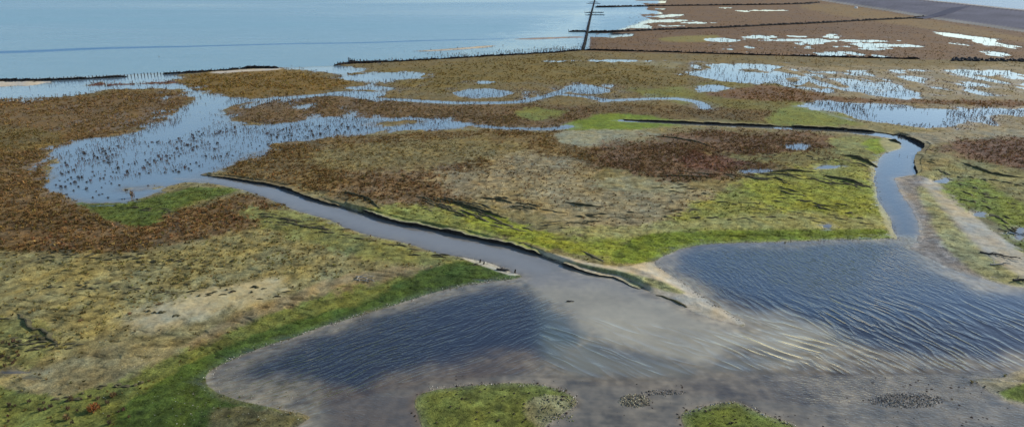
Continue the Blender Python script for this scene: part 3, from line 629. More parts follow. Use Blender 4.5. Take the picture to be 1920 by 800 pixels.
def scatter(name, mat, sets):
    Vs = []; Cs = []
    for tpls, x, y, z, sx, sz, col in sets:
        k = rng.integers(0, len(tpls), len(x)); rot = rng.uniform(0, 2*np.pi, len(x))
        for i, T in enumerate(tpls):
            m = k == i
            if not m.any(): continue
            c, s_ = np.cos(rot[m])[:, None], np.sin(rot[m])[:, None]
            vx = (T[:, 0]*c-T[:, 1]*s_)*sx[m][:, None]+x[m][:, None]; vy = (T[:, 0]*s_+T[:, 1]*c)*sx[m][:, None]+y[m][:, None]
            vz = T[:, 2]*sz[m][:, None]+z[m][:, None]
            Vs.append(np.stack([vx, vy, vz], -1).reshape(-1, 3))
            cc = np.repeat(col[m][:, None, :], len(T)//3, 1)*rng.uniform(.62, 1.42, (m.sum(), len(T)//3, 1))
            Cs.append(cc.reshape(-1, 3))
    V = np.concatenate(Vs); Fc = np.concatenate(Cs); me = np_mesh(name, V, np.arange(len(V)).reshape(-1, 3), False)
    cattr(me, 'leafcol', Fc, 'FACE'); return link(name, me, mat)
def leafmat(name):
    s = N(name); a = s.attr('leafcol', 'Color'); d = s.n('BsdfDiffuse'); s.l(a, d.inputs[0]); t = s.n('BsdfTranslucent'); s.l(a, t.inputs[0])
    m = s.n('MixShader'); m.inputs[0].default_value = .3; s.l(d.outputs[0], m.inputs[1]); s.l(t.outputs[0], m.inputs[2]); s.l(m.outputs[0], s.out.inputs[0]); return s.m
M_leaf = leafmat('heath_leaf')
# sample cells in proportion to cover weight
Xg, Yg = X.reshape(NY, NX), Y.reshape(NY, NX)
A = np.abs((Xg[:-1, 1:]-Xg[:-1, :-1])*(Yg[:-1, :-1]-Yg[1:, :-1]))
Dc = DIST.reshape(NY, NX)[:-1, :-1]; inx = (PX[:-1, :-1] > -40) & (PX[:-1, :-1] < 1960) & (PY[:-1, :-1] < 830) & (PY[:-1, :-1] > -8)
def sample(wt, rho_max, per_px, seed):
    pxa = (Dc/731)**2*Dc/H; rho = np.minimum(rho_max, per_px/pxa)
    lam = wt*rho*A*inx; r = np.random.default_rng(seed); n = r.poisson(lam)
    jj, ii = np.nonzero(n); rep = n[jj, ii]; jj = np.repeat(jj, rep); ii = np.repeat(ii, rep)
    fu = r.uniform(size=len(jj)); fv = r.uniform(size=len(jj))
    x = Xg[jj, ii]*(1-fu)+Xg[jj, ii+1]*fu; y0 = Yg[jj, ii]; y1 = Yg[jj+1, ii]; y = y0*(1-fv)+y1*fv
    x = x*(y/np.maximum(y0, 1e-3)) if False else x
    z = ground_at(x, y); return jj, ii, x, y, z, r
Wg = W.reshape(NY, NX)[:-1, :-1]; Zg = Z.reshape(NY, NX)[:-1, :-1]; Vg = VEG.reshape(NY, NX)[:-1, :-1]; dyg = isdy.reshape(NY, NX)[:-1, :-1]
landmask = (Zg > -.02) & (~dyg)
patch = np.clip(.75+.9*fbm(Xg[:-1, :-1]*.25, Yg[:-1, :-1]*.2, 111, 4), .1, 1.6)
jj, ii, x, y, z, r = sample(np.where(Vg > .04, Vg, 0)*landmask*patch, 15.0, 1.05, 5)
vl = VT.mean(1, keepdims=True); VT = np.clip(vl+(VT-vl)*1.15, .005, .5)*np.array([1.0, 1.03, .9])
VTg = VT.reshape(NY, NX, 3); D_ = np.hypot(x, y)
col = VTg[jj, ii]*r.uniform(.55, 1.5, (len(x), 1))*(1+r.normal(0, .08, (len(x), 3)))
dark = r.uniform(size=len(x)) < .13; col[dark] *= .45; gold = r.uniform(size=len(x)) < .1; col[gold] = col[gold]*1.3+np.array([.02, .018, .0])
sz_ = r.uniform(.10, .30, len(x))*np.clip(.55+.6*VEG.reshape(NY, NX)[jj, ii], .5, 1)*np.clip(D_/110, 1, 1.5)
nf = D_ < 75
o = scatter('heath', M_leaf, [(TPL, x[nf], y[nf], z[nf]-.02, sz_[nf]*1.25, sz_[nf], np.clip(col[nf], .01, .5)), (TPLF, x[~nf], y[~nf], z[~nf]-.02, sz_[~nf]*1.3, sz_[~nf], np.clip(col[~nf], .01, .5))])
tag(o, 'low brown and rusty salt marsh heath covering the flats', 'heath', kind='stuff'); print('heath', len(x))
# vegetation standing in the water
FLOOD = [([(100,290),(180,262),(330,215),(362,190),(330,235),(260,262),(300,270),(250,300),(200,318),(150,322),(105,345)], 1.0),
 ([(120,300),(200,270),(330,262),(400,230),(480,235),(560,262),(440,300),(400,326),(300,326),(150,345)], .75),
 ([(380,240),(420,215),(560,228),(640,218),(860,224),(850,240),(680,250),(520,270),(420,310),(390,300)], .95),
 ([(640,118),(800,108),(960,96),(1095,84),(1095,92),(1000,101),(900,106),(700,116)], 1.2), ([(520,128),(640,140),(640,150),(560,135)], 1.2), ([(800,100),(960,95),(1060,86),(1000,98),(820,108)], .5),
 ([(160,160),(330,152),(330,157),(170,164)], .8), ([(640,150),(900,150),(900,195),(640,190)], .6), ([(960,150),(1200,155),(1250,182),(1060,190),(930,190)], .9),
 ([(1500,190),(1620,192),(1640,228),(1560,212)], .9), ([(1780,205),(1920,205),(1920,245),(1760,245)], 1.2), ([(1560,190),(1900,202),(1900,208),(1560,200)], 1.0), ([(1600,224),(1700,232),(1800,238),(1700,246),(1600,236)], 1.2),
 ([(1280,118),(1500,120),(1500,160),(1280,160)], .35), ([(1440,128),(1900,130),(1900,185),(1440,180)], .6), ([(1460,268),(1530,268),(1530,284),(1460,284)], 1.2), ([(1380,312),(1450,312),(1450,326),(1380,326)], 1.),
 ([(0,184),(150,176),(250,168),(370,180),(330,205),(0,200)], .5), ([(425,183),(640,178),(640,188),(425,205)], .8), ([(1180,24),(1300,34),(1300,52),(1180,56)], .4), ([(1310,66),(1420,64),(1700,68),(1740,90),(1660,108),(1500,108),(1320,98)], .45), ([(860,168),(960,168),(960,190),(840,190)], .5)]
fw = np.zeros((NY-1, NX-1)); Kc = K.reshape(NY, NX, 2)[:-1, :-1].reshape(-1, 2)
for p, k in FLOOD: fw = np.maximum(fw, k*sm(.5+sdf(Kc, np.array(p, float)*[1, 2.5], 30)/22).reshape(fw.shape))
fw = np.maximum(fw, np.exp(-(np.clip(Wg, 0, 9)/1.6)**1.2)*np.clip(Vg*1.3-.1, 0, 1)*(Wg > -.3)*(PY[:-1, :-1] < 345)*(shallow.reshape(NY, NX)[:-1, :-1] < .5))
clump = sm((fbm(Xg[:-1, :-1]*.30, Yg[:-1, :-1]*.22, 121, 4)+.12)/.4)*.9+.1
farc = np.clip((Dc-60)/60, 0, 1)
jj, ii, x, y, z, r = sample(fw*(clump*(1-farc*.5)+farc*.5)*(Zg < .05), 5.0, .85, 9)
col = np.array([.110, .072, .052])*r.uniform(.45, 1.6, (len(x), 1))*(1+r.normal(0, .10, (len(x), 3)))
sz_ = r.uniform(.09, .24, len(x))*np.clip(np.hypot(x, y)/110, .9, 1.9)
o = scatter('flooded_heath', M_leaf, [(TPLW, x, y, np.full(len(x), -.02), sz_*.75, sz_*1.2, np.clip(col, .01, .5))])
tag(o, 'countless brown marsh plants poking out of the flooded shallows', 'marsh plants', kind='stuff'); print('flooded', len(x))
# short grass
Gg = GR.reshape(NY, NX)[:-1, :-1]
jj, ii, x, y, z, r = sample(np.clip(Gg, 0, 1)*(Zg > .01)*(~dyg)*(Dc < 95), 14, .30, 13)
Cg = COL.reshape(NY, NX, 3)[jj, ii]; col = Cg*r.uniform(.65, 1.5, (len(x), 1)); dd = r.uniform(size=len(x)) < .12; col[dd] *= .4
sz_ = r.uniform(.05, .11, len(x))*np.clip(np.hypot(x, y)/45, 1, 1.6)
o = scatter('grass', M_leaf, [(TPLG, x, y, z-.01, sz_*1.5, sz_*.8, np.clip(col, .005, .4))])
tag(o, 'short green and yellow salt marsh grass along the shores', 'grass', kind='stuff'); print('grass', len(x))
# ------------------------------------------------------------------ shells, foam flecks, stones
def tpl_stone(seed):
    r = np.random.default_rng(seed); v = np.array([(1,0,0),(-1,0,0),(0,1,0),(0,-1,0),(0,0,1),(0,0,-1)], float)*r.uniform(.6, 1.2, (6, 1))+r.normal(0, .12, (6, 3))
    f = [(0,2,4),(2,1,4),(1,3,4),(3,0,4),(2,0,5),(1,2,5),(3,1,5),(0,3,5)]
    return np.array([v[i] for t in f for i in t])
STN = [tpl_stone(i) for i in range(4)]
def along(line, n, spread):
    L = spline(gp(line), 6, False); d = np.r_[0, np.cumsum(np.hypot(*np.diff(L, axis=0).T))]; t = rng.uniform(0, d[-1], n)
    return np.interp(t, d, L[:, 0])+rng.normal(0, spread, n), np.interp(t, d, L[:, 1])+rng.normal(0, spread, n)
sets = []
def add_st(x, y, a, b, cols, lift=.4):
    s_ = rng.uniform(a, b, len(x)); c = np.array(cols)[rng.integers(0, len(cols), len(x))]*rng.uniform(.7, 1.2, (len(x), 1))
    zz = np.maximum(ground_at(x, y), -.005); sets.append((STN, x, y, zz+s_*.15*lift, s_, s_*.7, c))
shell = [(.55,.52,.44),(.4,.36,.28),(.12,.10,.08)]
for line, n, sp in [([(390,705),(430,674),(480,654),(540,636),(600,614),(680,588),(760,564),(830,544),(900,529),(966,521)], 420, .12),
                    ([(1232,492),(1236,484),(1270,468),(1320,458),(1380,455),(1450,454),(1540,451),(1660,447),(1684,449)], 260, .10),
                    ([(1640,318),(1642,345),(1655,388),(1668,410),(1684,449)], 240, .12), ([(860,480),(930,497),(958,510)], 60, .15),
                    ([(800,728),(880,721),(1000,720),(1060,734),(1078,752),(1062,772),(1030,795)], 200, .12), ([(1282,778),(1340,757),(1392,757),(1440,780),(1490,798)], 160, .1),
                    ([(1235,500),(1280,533),(1340,572),(1390,603)], 120, .12)]:
    x, y = along(line, n, sp); add_st(x, y, .02, .065, shell)
x, y = g(rng.uniform(330, 560, 260), rng.uniform(730, 800, 260)); add_st(x, y, .015, .05, [(.16,.14,.09),(.4,.38,.3),(.10,.12,.04)])
x, y = g(rng.uniform(180, 480, 90), rng.uniform(640, 800, 90)); add_st(x, y, .012, .03, [(.6,.6,.52)])
x, y = g(rng.uniform(1010, 1075, 200), rng.uniform(742, 790, 200)); add_st(x, y, .03, .08, [(.30,.27,.17),(.2,.2,.08)])
o = scatter('shell_litter', M_leaf, sets); tag(o, 'scattered pale shells and pebbles along the pool shorelines', 'shells', kind='stuff')
def shellbank(cx, cy, rx, ry, n, label, cols, a=.03, b_=.09):
    global sets
    sets = []; t = rng.uniform(0, 2*np.pi, n); q = np.sqrt(rng.uniform(0, 1, n)); x, y = g(cx+rx*q*np.cos(t), cy+ry*q*np.sin(t)); s_ = rng.uniform(a, b_, n)
    c = np.array(cols)[rng.integers(0, len(cols), n)]*rng.uniform(.6, 1.2, (n, 1))
    o = scatter('shell_bank', M_leaf, [(STN, x, y, .05*(1-q)+.0*x, s_*1.2, s_*.8, c)]); tag(o, label, 'shell bank', kind='stuff')
shellbank(1190, 751, 30, 13, 420, 'round heap of yellowish shells in the brown mud between the two green islets', [(.5,.45,.30),(.38,.33,.22),(.22,.19,.14)], .02, .065)
shellbank(1243, 735, 45, 5, 130, 'thin trail of grey shells leading right from the round shell heap', [(.38,.33,.27),(.26,.23,.18)], .02, .05)
shellbank(1700, 750, 72, 15, 620, 'wide low bank of greyish shells in the lower right shallows', [(.48,.44,.36),(.36,.32,.27),(.22,.19,.16)], .015, .05)
# weed and mud specks on the muddy shallows
n = 500; x, y = g(rng.uniform(600, 1900, n), 700+100*rng.uniform(0, 1, n)**.8); s_ = rng.uniform(.02, .06, n)
o = scatter('weed_specks', M_leaf, [(STN, x, y, ground_at(x, y)+.035, s_*1.6, s_*.4, np.tile([.045,.035,.03], (n, 1))*rng.uniform(.6, 1.6, (n, 1)))]); tag(o, 'dark specks of seaweed lying on the muddy bottom', 'seaweed', kind='stuff')
# ------------------------------------------------------------------ boxes and tubes for wooden things
class MB:
    def __init__(s): s.v = []; s.f = []
    def tube(s, pts, rads, k=6):
        b0 = len(s.v); pts = [Vector(p) for p in pts]
        for i, p in enumerate(pts):
            t = (pts[min(i+1, len(pts)-1)]-pts[max(i-1, 0)]).normalized(); a = t.orthogonal().normalized(); b2 = t.cross(a)
            for j in range(k):
                th = 2*math.pi*j/k; s.v.append(tuple(p+(a*math.cos(th)+b2*math.sin(th))*rads[i]))
        for i in range(len(pts)-1):
            for j in range(k): s.f.append((b0+i*k+j, b0+i*k+(j+1) % k, b0+(i+1)*k+(j+1) % k, b0+(i+1)*k+j))
        s.f.append(tuple(b0+j for j in range(k))[::-1]); s.f.append(tuple(b0+(len(pts)-1)*k+j for j in range(k)))
    def mesh(s, name):
        me = bpy.data.meshes.new(name); me.from_pydata(s.v, [], s.f); me.update(); return me
def empty(name, loc):
    o = bpy.data.objects.new(name, None); C.objects.link(o); o.location = loc; o.empty_display_size = .3; return o
M_wood = plain('wet_dark_wood', (.030, .026, .022), .8, .5, 5, .5); M_wood2 = plain('grey_wood', (.10, .085, .065), .9, .5, 5, .5)
M_brush = plain('dark_brushwood', (.018, .015, .013), .95, .6, 3, .9)
PM = []
for i in range(3):
    m = MB(); m.tube([(0,0,-.5),(0,0,.35),(.01,0,.62),(.012,0,.66)], [.10,.095,.085,.05], 7); me = m.mesh('post'); me.materials.append(M_wood); PM.append(me)
def groyne(line, label, spacing, hpost, hfill, gaps=(), wide=.16, two=False, group='brushwood groynes across the marsh', lim=100, wpost=1.0):
    L = spline(gp(line), 6, False); d = np.r_[0, np.cumsum(np.hypot(*np.diff(L, axis=0).T))]; T = d[-1]
    at = lambda t: (float(np.interp(t, d, L[:, 0])), float(np.interp(t, d, L[:, 1])))
    x0, y0 = at(0); root = empty('brushwood_groyne', (x0, y0, 0)); tag(root, label, 'groyne', group)
    root['category'] = 'groyne'
    # posts
    n = int(T/spacing); pos = []
    for i in range(n+1):
        x, y = at(i*spacing); dx, dy = at(i*spacing+.1); ux, uy = dx-x, dy-y; q = math.hypot(ux, uy) or 1; ux /= q; uy /= q
        for sgn in ((-1, 1) if two else (1,)):
            off = sgn*(wide+.08) if two else wide+.06
            pos.append((x+uy*off*1, y-ux*off*1, i*spacing))
    pos.sort(key=lambda p: math.hypot(p[0], p[1])); k = 0; rest = MB()
    for (x, y, t) in pos:
        hs = hpost*random.uniform(.75, 1.15)
        if k < lim:
            o = bpy.data.objects.new('post', random.choice(PM)); C.objects.link(o); o.parent = root
            o.location = (x-x0, y-y0, 0); o.scale = (wpost*.9, wpost*.9, hs/.66); o.rotation_euler = (random.gauss(0, .06), random.gauss(0, .06), random.random()*6)
        else:
            rest.tube([(x-x0, y-y0, -.3), (x-x0, y-y0, hs)], [.10*wpost, .08*wpost], 5)
        k += 1
    if rest.v: tag(link('post_row', rest.mesh('post_row'), M_wood, root), kind='stuff')
    # brushwood fill, broken in the gaps
    segs = []; last = 0
    for a, b2 in gaps: segs.append((last, a*T)); last = b2*T
    segs.append((last, T)); Vs = []; Fs = []; off = 0
    for a, b2 in segs:
        if b2-a < .6: continue
        n = max(5, int((b2-a)/.5)); t = np.linspace(a, b2, n); x = np.interp(t, d, L[:, 0]); y = np.interp(t, d, L[:, 1])
        tx = np.gradient(x); ty = np.gradient(y); q = np.hypot(tx, ty); nx, ny = -ty/q, tx/q
        hh = hfill*(1+.5*fbm(t*1.3, t*0+off, 7, 3))*sm(np.minimum(t-a, b2-t)/1.0+.3); j = fbm(t*.9, t*0, 8, 2)*.12; V = []
        for o_, kz in [(-wide*1.3, -.3), (-wide, .7), (-wide*.4, 1.05), (wide*.5, 1.0), (wide, .6), (wide*1.3, -.3)]:
            V.append(np.stack([x-x0+nx*(o_+j), y-y0+ny*(o_+j), (hh*kz if kz > 0 else kz+0*x)+rng.normal(0, .015, n)], 1))
        V = np.concatenate(V); idx = np.arange(6*n).reshape(6, n)
        Fs.append(np.stack([idx[:-1, :-1], idx[:-1, 1:], idx[1:, 1:], idx[1:, :-1]], -1).reshape(-1, 4)+off); Vs.append(V); off += len(V)
    if Vs: link('brushwood', np_mesh('brushwood', np.concatenate(Vs), np.concatenate(Fs)), M_brush, root)
    return root
groyne([(-120,157),(0,152),(60,151.2),(120,150),(215,145.5),(300,140),(380,135.5),(450,130.5)], 'long row of dark posts between the open sea and the sandy bar at left', .62, .60, .38, gaps=((.60, .72),), wide=.14, wpost=1.0)
groyne([(450,129.5),(475,128.5),(500,129),(523,128.5)], 'short dark brushwood stub at the right end of the long left post row', 1.1, .75, .5, wide=.2)
groyne([(626,123.5),(650,120.5),(680,118.5),(740,116.5),(800,113.5),(900,107.5),(960,104),(1035,100),(1067,97),(1093,95)], 'dark ragged brushwood groyne curving along the sea edge to the long straight groyne', .9, .75, .42, wide=.2)
groyne([(655,115),(668,118),(700,119.5)], 'small brushwood spur joining the curved groyne near its left end', .9, .9, .4, wide=.15)
groyne([(1094,95.5),(1200,98),(1300,101),(1400,104.5),(1500,107),(1600,109.5),(1727,112.5)], 'dotted line of posts separating dark brown marsh from olive marsh at right', 1.0, .85, .50, wide=.25)
groyne([(1093,95),(1098,76),(1103,52),(1109,25),(1114,6),(1118,-12)], 'long straight double groyne running away into the sea', 2.2, .75, .42, wide=.26, two=True, wpost=1.0, gaps=((.43, .46),))
groyne([(1066,60),(1085,60),(1100,60)], 'short dark stub left of the straight groyne at its middle', 1.3, .9, .5, wide=.4)
groyne([(1102,62),(1150,61.5),(1200,59.5),(1250,57),(1350,53.5),(1440,49),(1530,45),(1620,40),(1700,36),(1733,33.5)], 'long dark groyne crossing the brown marsh from the sea to the dyke', 2.5, .9, .75, wide=.7, wpost=1.2)
groyne([(1116,14.3),(1150,14),(1190,13),(1330,11.3),(1440,10),(1500,8.5),(1535,6)], 'farthest dark groyne crossing the marsh near the top edge', 4, 1.0, .9, wide=.9, wpost=1.3)
for (a, b2, yy, t) in [(1104, 1122, 4.6, 'upper far'), (1100, 1126, 7.4, 'lower far'), (1096, 1132, 24, 'upper near'), (1098, 1134, 28.6, 'lower near')]:
    groyne([(a, yy), ((a+b2)/2, yy), (b2, yy+.2)], {'upper far': 'farthest little crossbar fence across the straight sea groyne', 'lower far': 'second farthest little crossbar fence across the straight sea groyne',
      'upper near': 'little crossbar fence at the back of the gap in the straight sea groyne', 'lower near': 'little crossbar fence at the front of the gap in the straight sea groyne'}[t], 2.5, .7, .25, wide=.15, group='crossbars of the sea groyne')
# ------------------------------------------------------------------ dark ramp over the dyke, small far things
def dyke_pt(px, py):
    z = 0
    for _ in range(40):
        x, y = g(px, py, z); z2 = float(ground_at(np.array([x]), np.array([y]))[0]); z = z*.5+z2*.5
    return float(x), float(y), z
line = [(1722,35.5),(1738,33.5),(1755,30),(1775,23.5),(1800,14.5),(1815,9),(1828,4.5)]
pts = [dyke_pt(*p) for p in line]; V = []; F_ = []
for i, p in enumerate(pts):
    a = Vector(pts[max(i-1, 0)]); b2 = Vector(pts[min(i+1, len(pts)-1)]); t = (b2-a); t.z = 0; t.normalize(); nrm = Vector((-t.y, t.x, 0)); wd = 2.4+2.2*min(1, i/2)
    for sgn, dz in ((-1, .0), (-.8, .22), (.8, .22), (1, .0)): q = Vector(p)+nrm*wd*sgn; V.append((q.x, q.y, float(ground_at(np.array([q.x]), np.array([q.y]))[0])+dz*1.6-.03))
for i in range(len(pts)-1):
    for j in range(3): F_.append((i*4+j, i*4+j+1, i*4+j+5, i*4+j+4))
tag(link('path', np_mesh('path', V, F_), plain('dark_asphalt', (.026, .030, .060), .85, .2, 1, .2)), kind='structure')
# rocks by the right end of the post line
def rock_mesh(seed):
    r = np.random.default_rng(seed); import bmesh
    bm = bmesh.new(); bmesh.ops.create_icosphere(bm, subdivisions=2, radius=1)
    for v in bm.verts:
        c = v.co.copy(); k = 1+.25*math.sin(c.x*3+seed)+.2*math.cos(c.y*4+seed*2)+r.normal(0, .06); v.co = Vector((c.x*k*1.2, c.y*k, c.z*k*.7))
    me = bpy.data.meshes.new('rock'); bm.to_mesh(me); bm.free(); return me
M_rock = plain('black_rock', (.035, .033, .032), .8, .7, 2.2, .7); RM = []
for i in range(4): me = rock_mesh(i+1); me.materials.append(M_rock); RM.append(me)
for i in range(90):
    px = random.uniform(1798, 1935) if i > 10 else random.uniform(1784, 1800); py = 113.5+(px-1800)*.012+random.uniform(-1.2, 2.6); x, y = g(px, py)
    o = bpy.data.objects.new('rock', random.choice(RM)); C.objects.link(o); q = random.uniform(.28, .6); o.location = (x, y, .1+.1*random.random()); o.scale = (q, q, q*.9); o.rotation_euler = (random.random(), random.random(), random.random()*6)
    tag(o, ('large' if q > .44 else 'small')+' black weed covered boulder at the '+('left end' if px < 1835 else 'middle' if px < 1880 else 'right end')+' of the rock row', 'boulder', 'boulders of the rock row')
# buoy like white marker on the far marsh
def stone_at(px, py, sc, label, cat, mat, name='stone', zoff=.3, k=0):
    x, y = g(px, py); o = bpy.data.objects.new(name, RM[k].copy()); o.data.materials.clear(); o.data.materials.append(mat); C.objects.link(o); o.location = (x, y, max(0, float(ground_at(np.array([x]), np.array([y]))[0]))+sc[2]*zoff); o.scale = sc
    return tag(o, label, cat)
M_white = plain('white_paint', (.75, .75, .72), .6, .08, 1, .1)
stone_at(1604, 16.5, (.9,.9,1.0), 'small white round marker on the far brown marsh before the dyke', 'marker', M_white, 'marker')
# ------------------------------------------------------------------ individual shrubs
def shrub_mesh(seed, n=64, leaf=.24, tall=1.0, base=(.10,.06,.04)):
    T = tpl_bush(n, seed, tall, leaf); me = np_mesh('marsh_shrub', T, np.arange(len(T)).reshape(-1, 3)); r = np.random.default_rng(seed)
    cattr(me, 'leafcol', np.clip(np.array(base)*r.uniform(.4, 1.7, (n, 1))*(1+r.normal(0, .08, (n, 3))), .005, .5), 'FACE'); me.materials.append(M_leaf); return me
SM = [shrub_mesh(i, base=b2) for i, b2 in enumerate([(.045,.035,.035), (.06,.042,.035), (.10,.05,.04), (.075,.052,.04), (.05,.038,.03), (.11,.075,.05)])]
tx = [(129,323.5,1),(116,327,1.2),(177,330,.9),(133.5,334,1),(147,334,1.6),(154,334,1.3),(141,343,1.6),(127,337.5,.9),(170,340,1.3),(188,335,.9),(194.5,335,1.1),(208,331,.8),(197,328,.8),(212,323,.9),(197,321,.8),(239,325,1.5),
 (262,327,1.3),(279,325,1),(309,324,.9),(325,322,1),(330,320,1.2),(336,323,1.2),(354,317,1.1),(359,320,.9),(374,312,1),(368,306,1),(357,308,.8),(253,308,.9),(256,303,.8),(277,305.5,1.1),(269,312,.7),(201.5,305,1),(241,308.6,1),
 (209,344.5,.8),(224,347.6,1),(162.5,342,.9),(147,351,1),(162.5,355,1.3),(138,358,.9),(114,352,1.5),(123,351.5,1.2),(105,347,.9),(125,365,.9),(186,365.6,.9),(192,364,.8),(174,371,.8),(203,371,1),(190.6,352,.7),(180.5,359,.7),
 (237,358.6,1.2),(229,374,.6),(233.6,373.4,.6),(278,348.4,.8),(335,347.6,.7),(197.6,344,.6),(205,340,.5),(133,345,1),(112,339,.7),(122,340.6,.7)]
def put_shrub(px, py, k, label, group, mi=None, w_=.30, hh=.27):
    x, y = g(px, py); x, y = float(x), float(y); o = bpy.data.objects.new('marsh_shrub', SM[random.randrange(6) if mi is None else mi]); C.objects.link(o)
    z_ = max(-.03, float(ground_at(np.array([x]), np.array([y]))[0]))
    o.location = (x, y, z_); o.scale = (k*w_*random.uniform(.85, 1.2), k*w_, k*hh*random.uniform(.8, 1.15)); o.rotation_euler = (0, 0, random.random()*6.28)
    return tag(o, label, 'shrub', group)
def pool_label(px, py, k):
    sz = 'large bushy brown shrub' if k >= 1.2 else ('tiny dark shrub' if k < .75 else 'small dark shrub')
    if px < 165: pl = 'in the crowded left corner of the calm left pool' if py < 345 else 'near the curved lower left shore of the calm left pool'
    elif px < 225: pl = 'in the crowded upper part of the calm left pool' if py < 335 else 'in open water left of the grassy islet in the left pool'
    elif px < 285: pl = 'above the thin grassy islet of the left pool' if py < 352 else 'below the thin grassy islet of the left pool'
    else: pl = 'at the upper right of the left pool, by the channel entrance'
    return sz+' '+pl
uniq = {(262,327): 'biggest dark round shrub standing alone above the grassy islet in the left pool', (239,325): 'wide brown shrub just left of the biggest dark round shrub in the left pool',
 (162.5,355): 'dark round shrub alone in open water towards the lower left shore of the left pool', (114,352): 'wide flat dark shrub at the lower left edge of the left pool',
 (237,358.6): 'dark shrub at the left tip of the thin grassy islet in the left pool', (309,324): 'lone upright shrub in the left pool between islet and channel entrance'}
for a in tx: put_shrub(*a, uniq.get((a[0], a[1])) or pool_label(*a), 'shrubs in the left pool', None if a[2] > 1.2 else random.choice((0, 1, 3, 4)))
def where(p, lab):
    if 'mouth' in lab: q = 'left side of the flooded creek mouth' if p[0] < 220 else ('middle of the flooded creek mouth' if p[0] < 330 else 'right side of the flooded creek mouth')
    else: q = 'left end of the flooded arm under the long heath island' if p[0] < 480 else ('middle of the flooded arm under the long heath island' if p[0] < 590 else 'right end of the flooded arm under the long heath island')
    return 'brown tuft at the '+q
rr_ = random.Random(4)
def inpoly(p, poly):
    c = False
    for i in range(len(poly)):
        a, b2 = poly[i-1], poly[i]
        if (a[1] > p[1]) != (b2[1] > p[1]) and p[0] < (b2[0]-a[0])*(p[1]-a[1])/(b2[1]-a[1])+a[0]: c = not c
    return c
cnt = 0
for poly, n, lab, grp in [([(120,300),(200,275),(300,265),(400,235),(440,250),(420,290),(390,318),(300,318),(200,335),(130,335)], 130, 'brown shrub tuft scattered in the flooded creek mouth above the left pool', 'shrubs in the flooded creek mouth'),
                          ([(400,240),(470,236),(560,238),(640,232),(700,240),(560,262),(480,280),(430,300),(400,300)], 100, 'brown shrub tuft in the flooded arm beneath the long heath island', 'shrubs in the flooded arm')]:
    k = 0
    while k < n:
        p = (rr_.uniform(100, 720), rr_.uniform(225, 345))
        if inpoly(p, poly):
            x, y = g(*p)
            if rr_.random() < .06+3*max(0, float(fbm(np.array([x*.3]), np.array([y*.22]), 121, 3)[0])-.02):
                put_shrub(p[0], p[1], rr_.choice((.5, .6, .7, .8, .95, 1.15, 1.45)), where(p, lab), grp); k += 1
# singled out shrubs
SM.append(shrub_mesh(31, 70, .22, 1.0, (.17,.105,.06))); put_shrub(249, 371, 1.6, 'tall tawny tuft standing in the left pool near its green shore', None, 6, .34, .62)
put_shrub(257, 375.5, .9, 'small dark tuft at the right foot of the tall tawny one', None, 0)
def bush(px, py, wd, ht, base, label, n=150, leaf=.16, seed=50):
    x, y = g(px, py); x, y = float(x), float(y); z_ = float(ground_at(np.array([x]), np.array([y]))[0]); root = empty('bush', (x, y, z_)); tag(root, label, 'bush')
    T = tpl_bush(n, seed, 1.0, leaf)*[wd, wd, ht]; me = np_mesh('foliage', T, np.arange(len(T)).reshape(-1, 3)); r = np.random.default_rng(seed)
    cattr(me, 'leafcol', np.clip(np.array(base)*r.uniform(.4, 1.5, (n, 1)), .005, .6), 'FACE'); me.materials.append(M_leaf); link('foliage', me, None, root)
    m = MB()
    for i in range(7):
        a = i*.9; m.tube([(0,0,-.05),(math.cos(a)*wd*.12, math.sin(a)*wd*.12, ht*.3),(math.cos(a)*wd*.3, math.sin(a)*wd*.3, ht*.75)], [.014,.010,.004], 4)
    link('stems', m.mesh('stems'), M_wood2, root)
bush(178, 776, .78, .52, (.34,.13,.045), 'bright orange rounded bush at the edge of the dark green grass, bottom left', 190, .17, 51)
bush(213, 748, .42, .34, (.24,.15,.06), 'small ochre bush right of and above the bright orange bush', 90, .2, 52)
bush(127, 792, .42, .42, (.22,.14,.06), 'ochre bush at the bottom edge below the bright orange bush', 90, .2, 53)
bush(134, 756, .4, .36, (.16,.10,.05), 'brown twiggy bush left of the bright orange bush', 80, .2, 54)
bush(185, 744+10, .3, .25, (.17,.12,.06), 'little brown tuft just above the bright orange bush', 60, .22, 55)
bush(245, 594, .42, .16, (.26,.14,.06), 'low rusty tuft at the left end of the pale sand patch', 70, .2, 56)
bush(300, 575, .6, .15, (.22,.15,.07), 'flat ochre tuft with dark shadow on the pale sand patch', 80, .2, 57)
bush(152, 607, .45, .14, (.22,.12,.06), 'low rusty tuft far left of the pale sand patch', 60, .2, 58)
bush(435, 553, .35, .13, (.22,.12,.08), 'little reddish tuft on the brightest part of the sand patch', 50, .2, 59)
for i in range(42):
    if i < 26: px, py = rr_.uniform(-10, 250), rr_.uniform(738, 800)
    else: px, py = rr_.uniform(-10, 40), rr_.uniform(640, 690)
    put_shrub(px, py, rr_.uniform(.4, .9), ('straggly brown shrublet on the green slope left of the bright orange bush' if px < 172 else 'straggly brown shrublet on the green slope right of the bright orange bush') if i < 26 else 'brown shrublet beside the dark puddle at the left edge', 'shrublets bottom left' if i < 26 else 'shrublets by the left edge puddle', rr_.choice((2, 3, 5)), .34, .36)
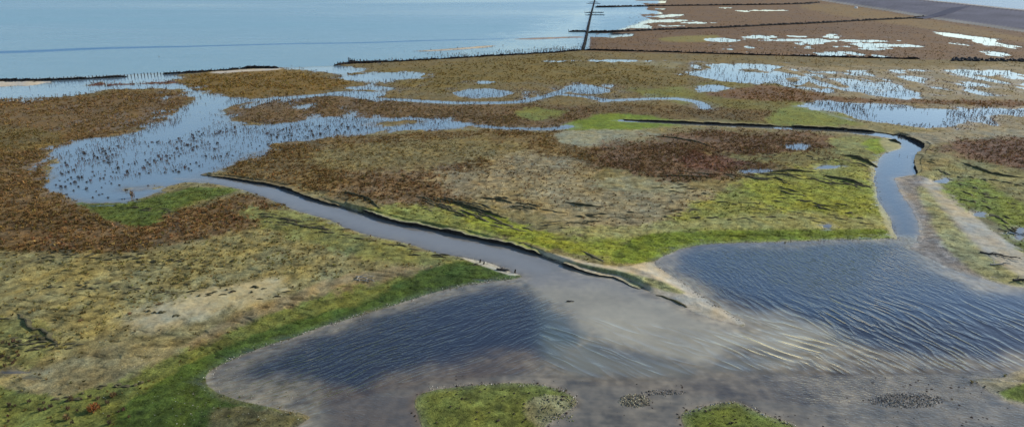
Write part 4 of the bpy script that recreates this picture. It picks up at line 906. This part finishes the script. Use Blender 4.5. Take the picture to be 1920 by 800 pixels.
# ------------------------------------------------------------------ driftwood and posts
M_drift = plain('bleached_driftwood', (.30, .27, .22), .9, .4, 6, .4); M_driftd = plain('dark_driftwood', (.04, .035, .03), .9, .4, 6, .4)
def drift(px, py, length, ang, label, mat, rad=.07, branches=3, seed=1, name='driftwood', cat='driftwood'):
    r = random.Random(seed); x, y = g(px, py); x, y = float(x), float(y); z_ = max(0, float(ground_at(np.array([x]), np.array([y]))[0])); m = MB()
    c, s_ = math.cos(ang), math.sin(ang); pts = []
    for i in range(6):
        t = i/5-.5; pts.append((c*t*length+r.gauss(0, .03)*length, s_*t*length+r.gauss(0, .03)*length, rad*.7+abs(r.gauss(0, .05))*length*.5))
    m.tube(pts, [rad*1.1, rad, rad*.9, rad*.75, rad*.6, rad*.35], 7)
    for b2 in range(branches):
        p = pts[1+b2 % 4]; a = ang+r.choice((-1, 1))*r.uniform(.5, 1.2); l_ = length*r.uniform(.25, .5)
        m.tube([p, (p[0]+math.cos(a)*l_*.5, p[1]+math.sin(a)*l_*.5, p[2]+l_*.15), (p[0]+math.cos(a)*l_, p[1]+math.sin(a)*l_, p[2]+l_*.12)], [rad*.6, rad*.45, rad*.2], 6)
    o = link(name, m.mesh(name), mat); o.location = (x, y, z_); return tag(o, label, cat)
drift(943, 508, .9, -.2, 'dark driftwood log stranded on the sandy tip of the left bank', M_driftd, .09, 1, 3)
drift(946, 505, .7, .1, 'pale driftwood log lying behind the dark one on the sandy tip', M_drift, .07, 1, 4)
drift(686, 527, 1.5, -.5, 'bleached branched driftwood lying on the brown flat left of the channel', M_drift, .05, 5, 5)
drift(679, 530, 1.1, -.35, 'second bleached stick in front of the branched driftwood on the brown flat', M_drift, .04, 2, 6)
drift(1873, 483, 2.4, -.55, 'long dark branch lying on the pale slope at the right', M_driftd, .06, 5, 7)
drift(1871, 500, 1.4, .3, 'forked grey driftwood below the long dark branch on the right slope', M_drift, .06, 5, 8)
drift(1915, 528, 1.3, .2, 'driftwood tangle at the water edge by the right border', M_driftd, .07, 5, 9)
drift(1070, 565, .5, 0, 'short dark stick floating in the pale shallow channel mouth', M_driftd, .04, 0, 10)
drift(1900, 437, 2.0, -.9, 'dark branch lying in the green gully at the right edge', M_driftd, .06, 4, 11)
def post(px, py, hh, label, rad=.06):
    x, y = g(px, py); m = MB(); m.tube([(0,0,-.4),(0,0,hh*.5),(.02,.01,hh)], [rad, rad*.95, rad*.8], 8); o = link('wooden_post', m.mesh('wooden_post'), M_wood); o.location = (float(x), float(y), 0); o.rotation_euler = (.05, .08, 0); tag(o, label, 'post')
post(965.5, 511, .26, 'short post standing in the water off the tip of the left bank'); post(900, 493, .30, 'short dark post on the left bank above the sandy tip'); post(907, 496, .22, 'low stump just right of the short dark bank post')
import time; print('objects', len(bpy.data.objects), 'grid', NX, NY)
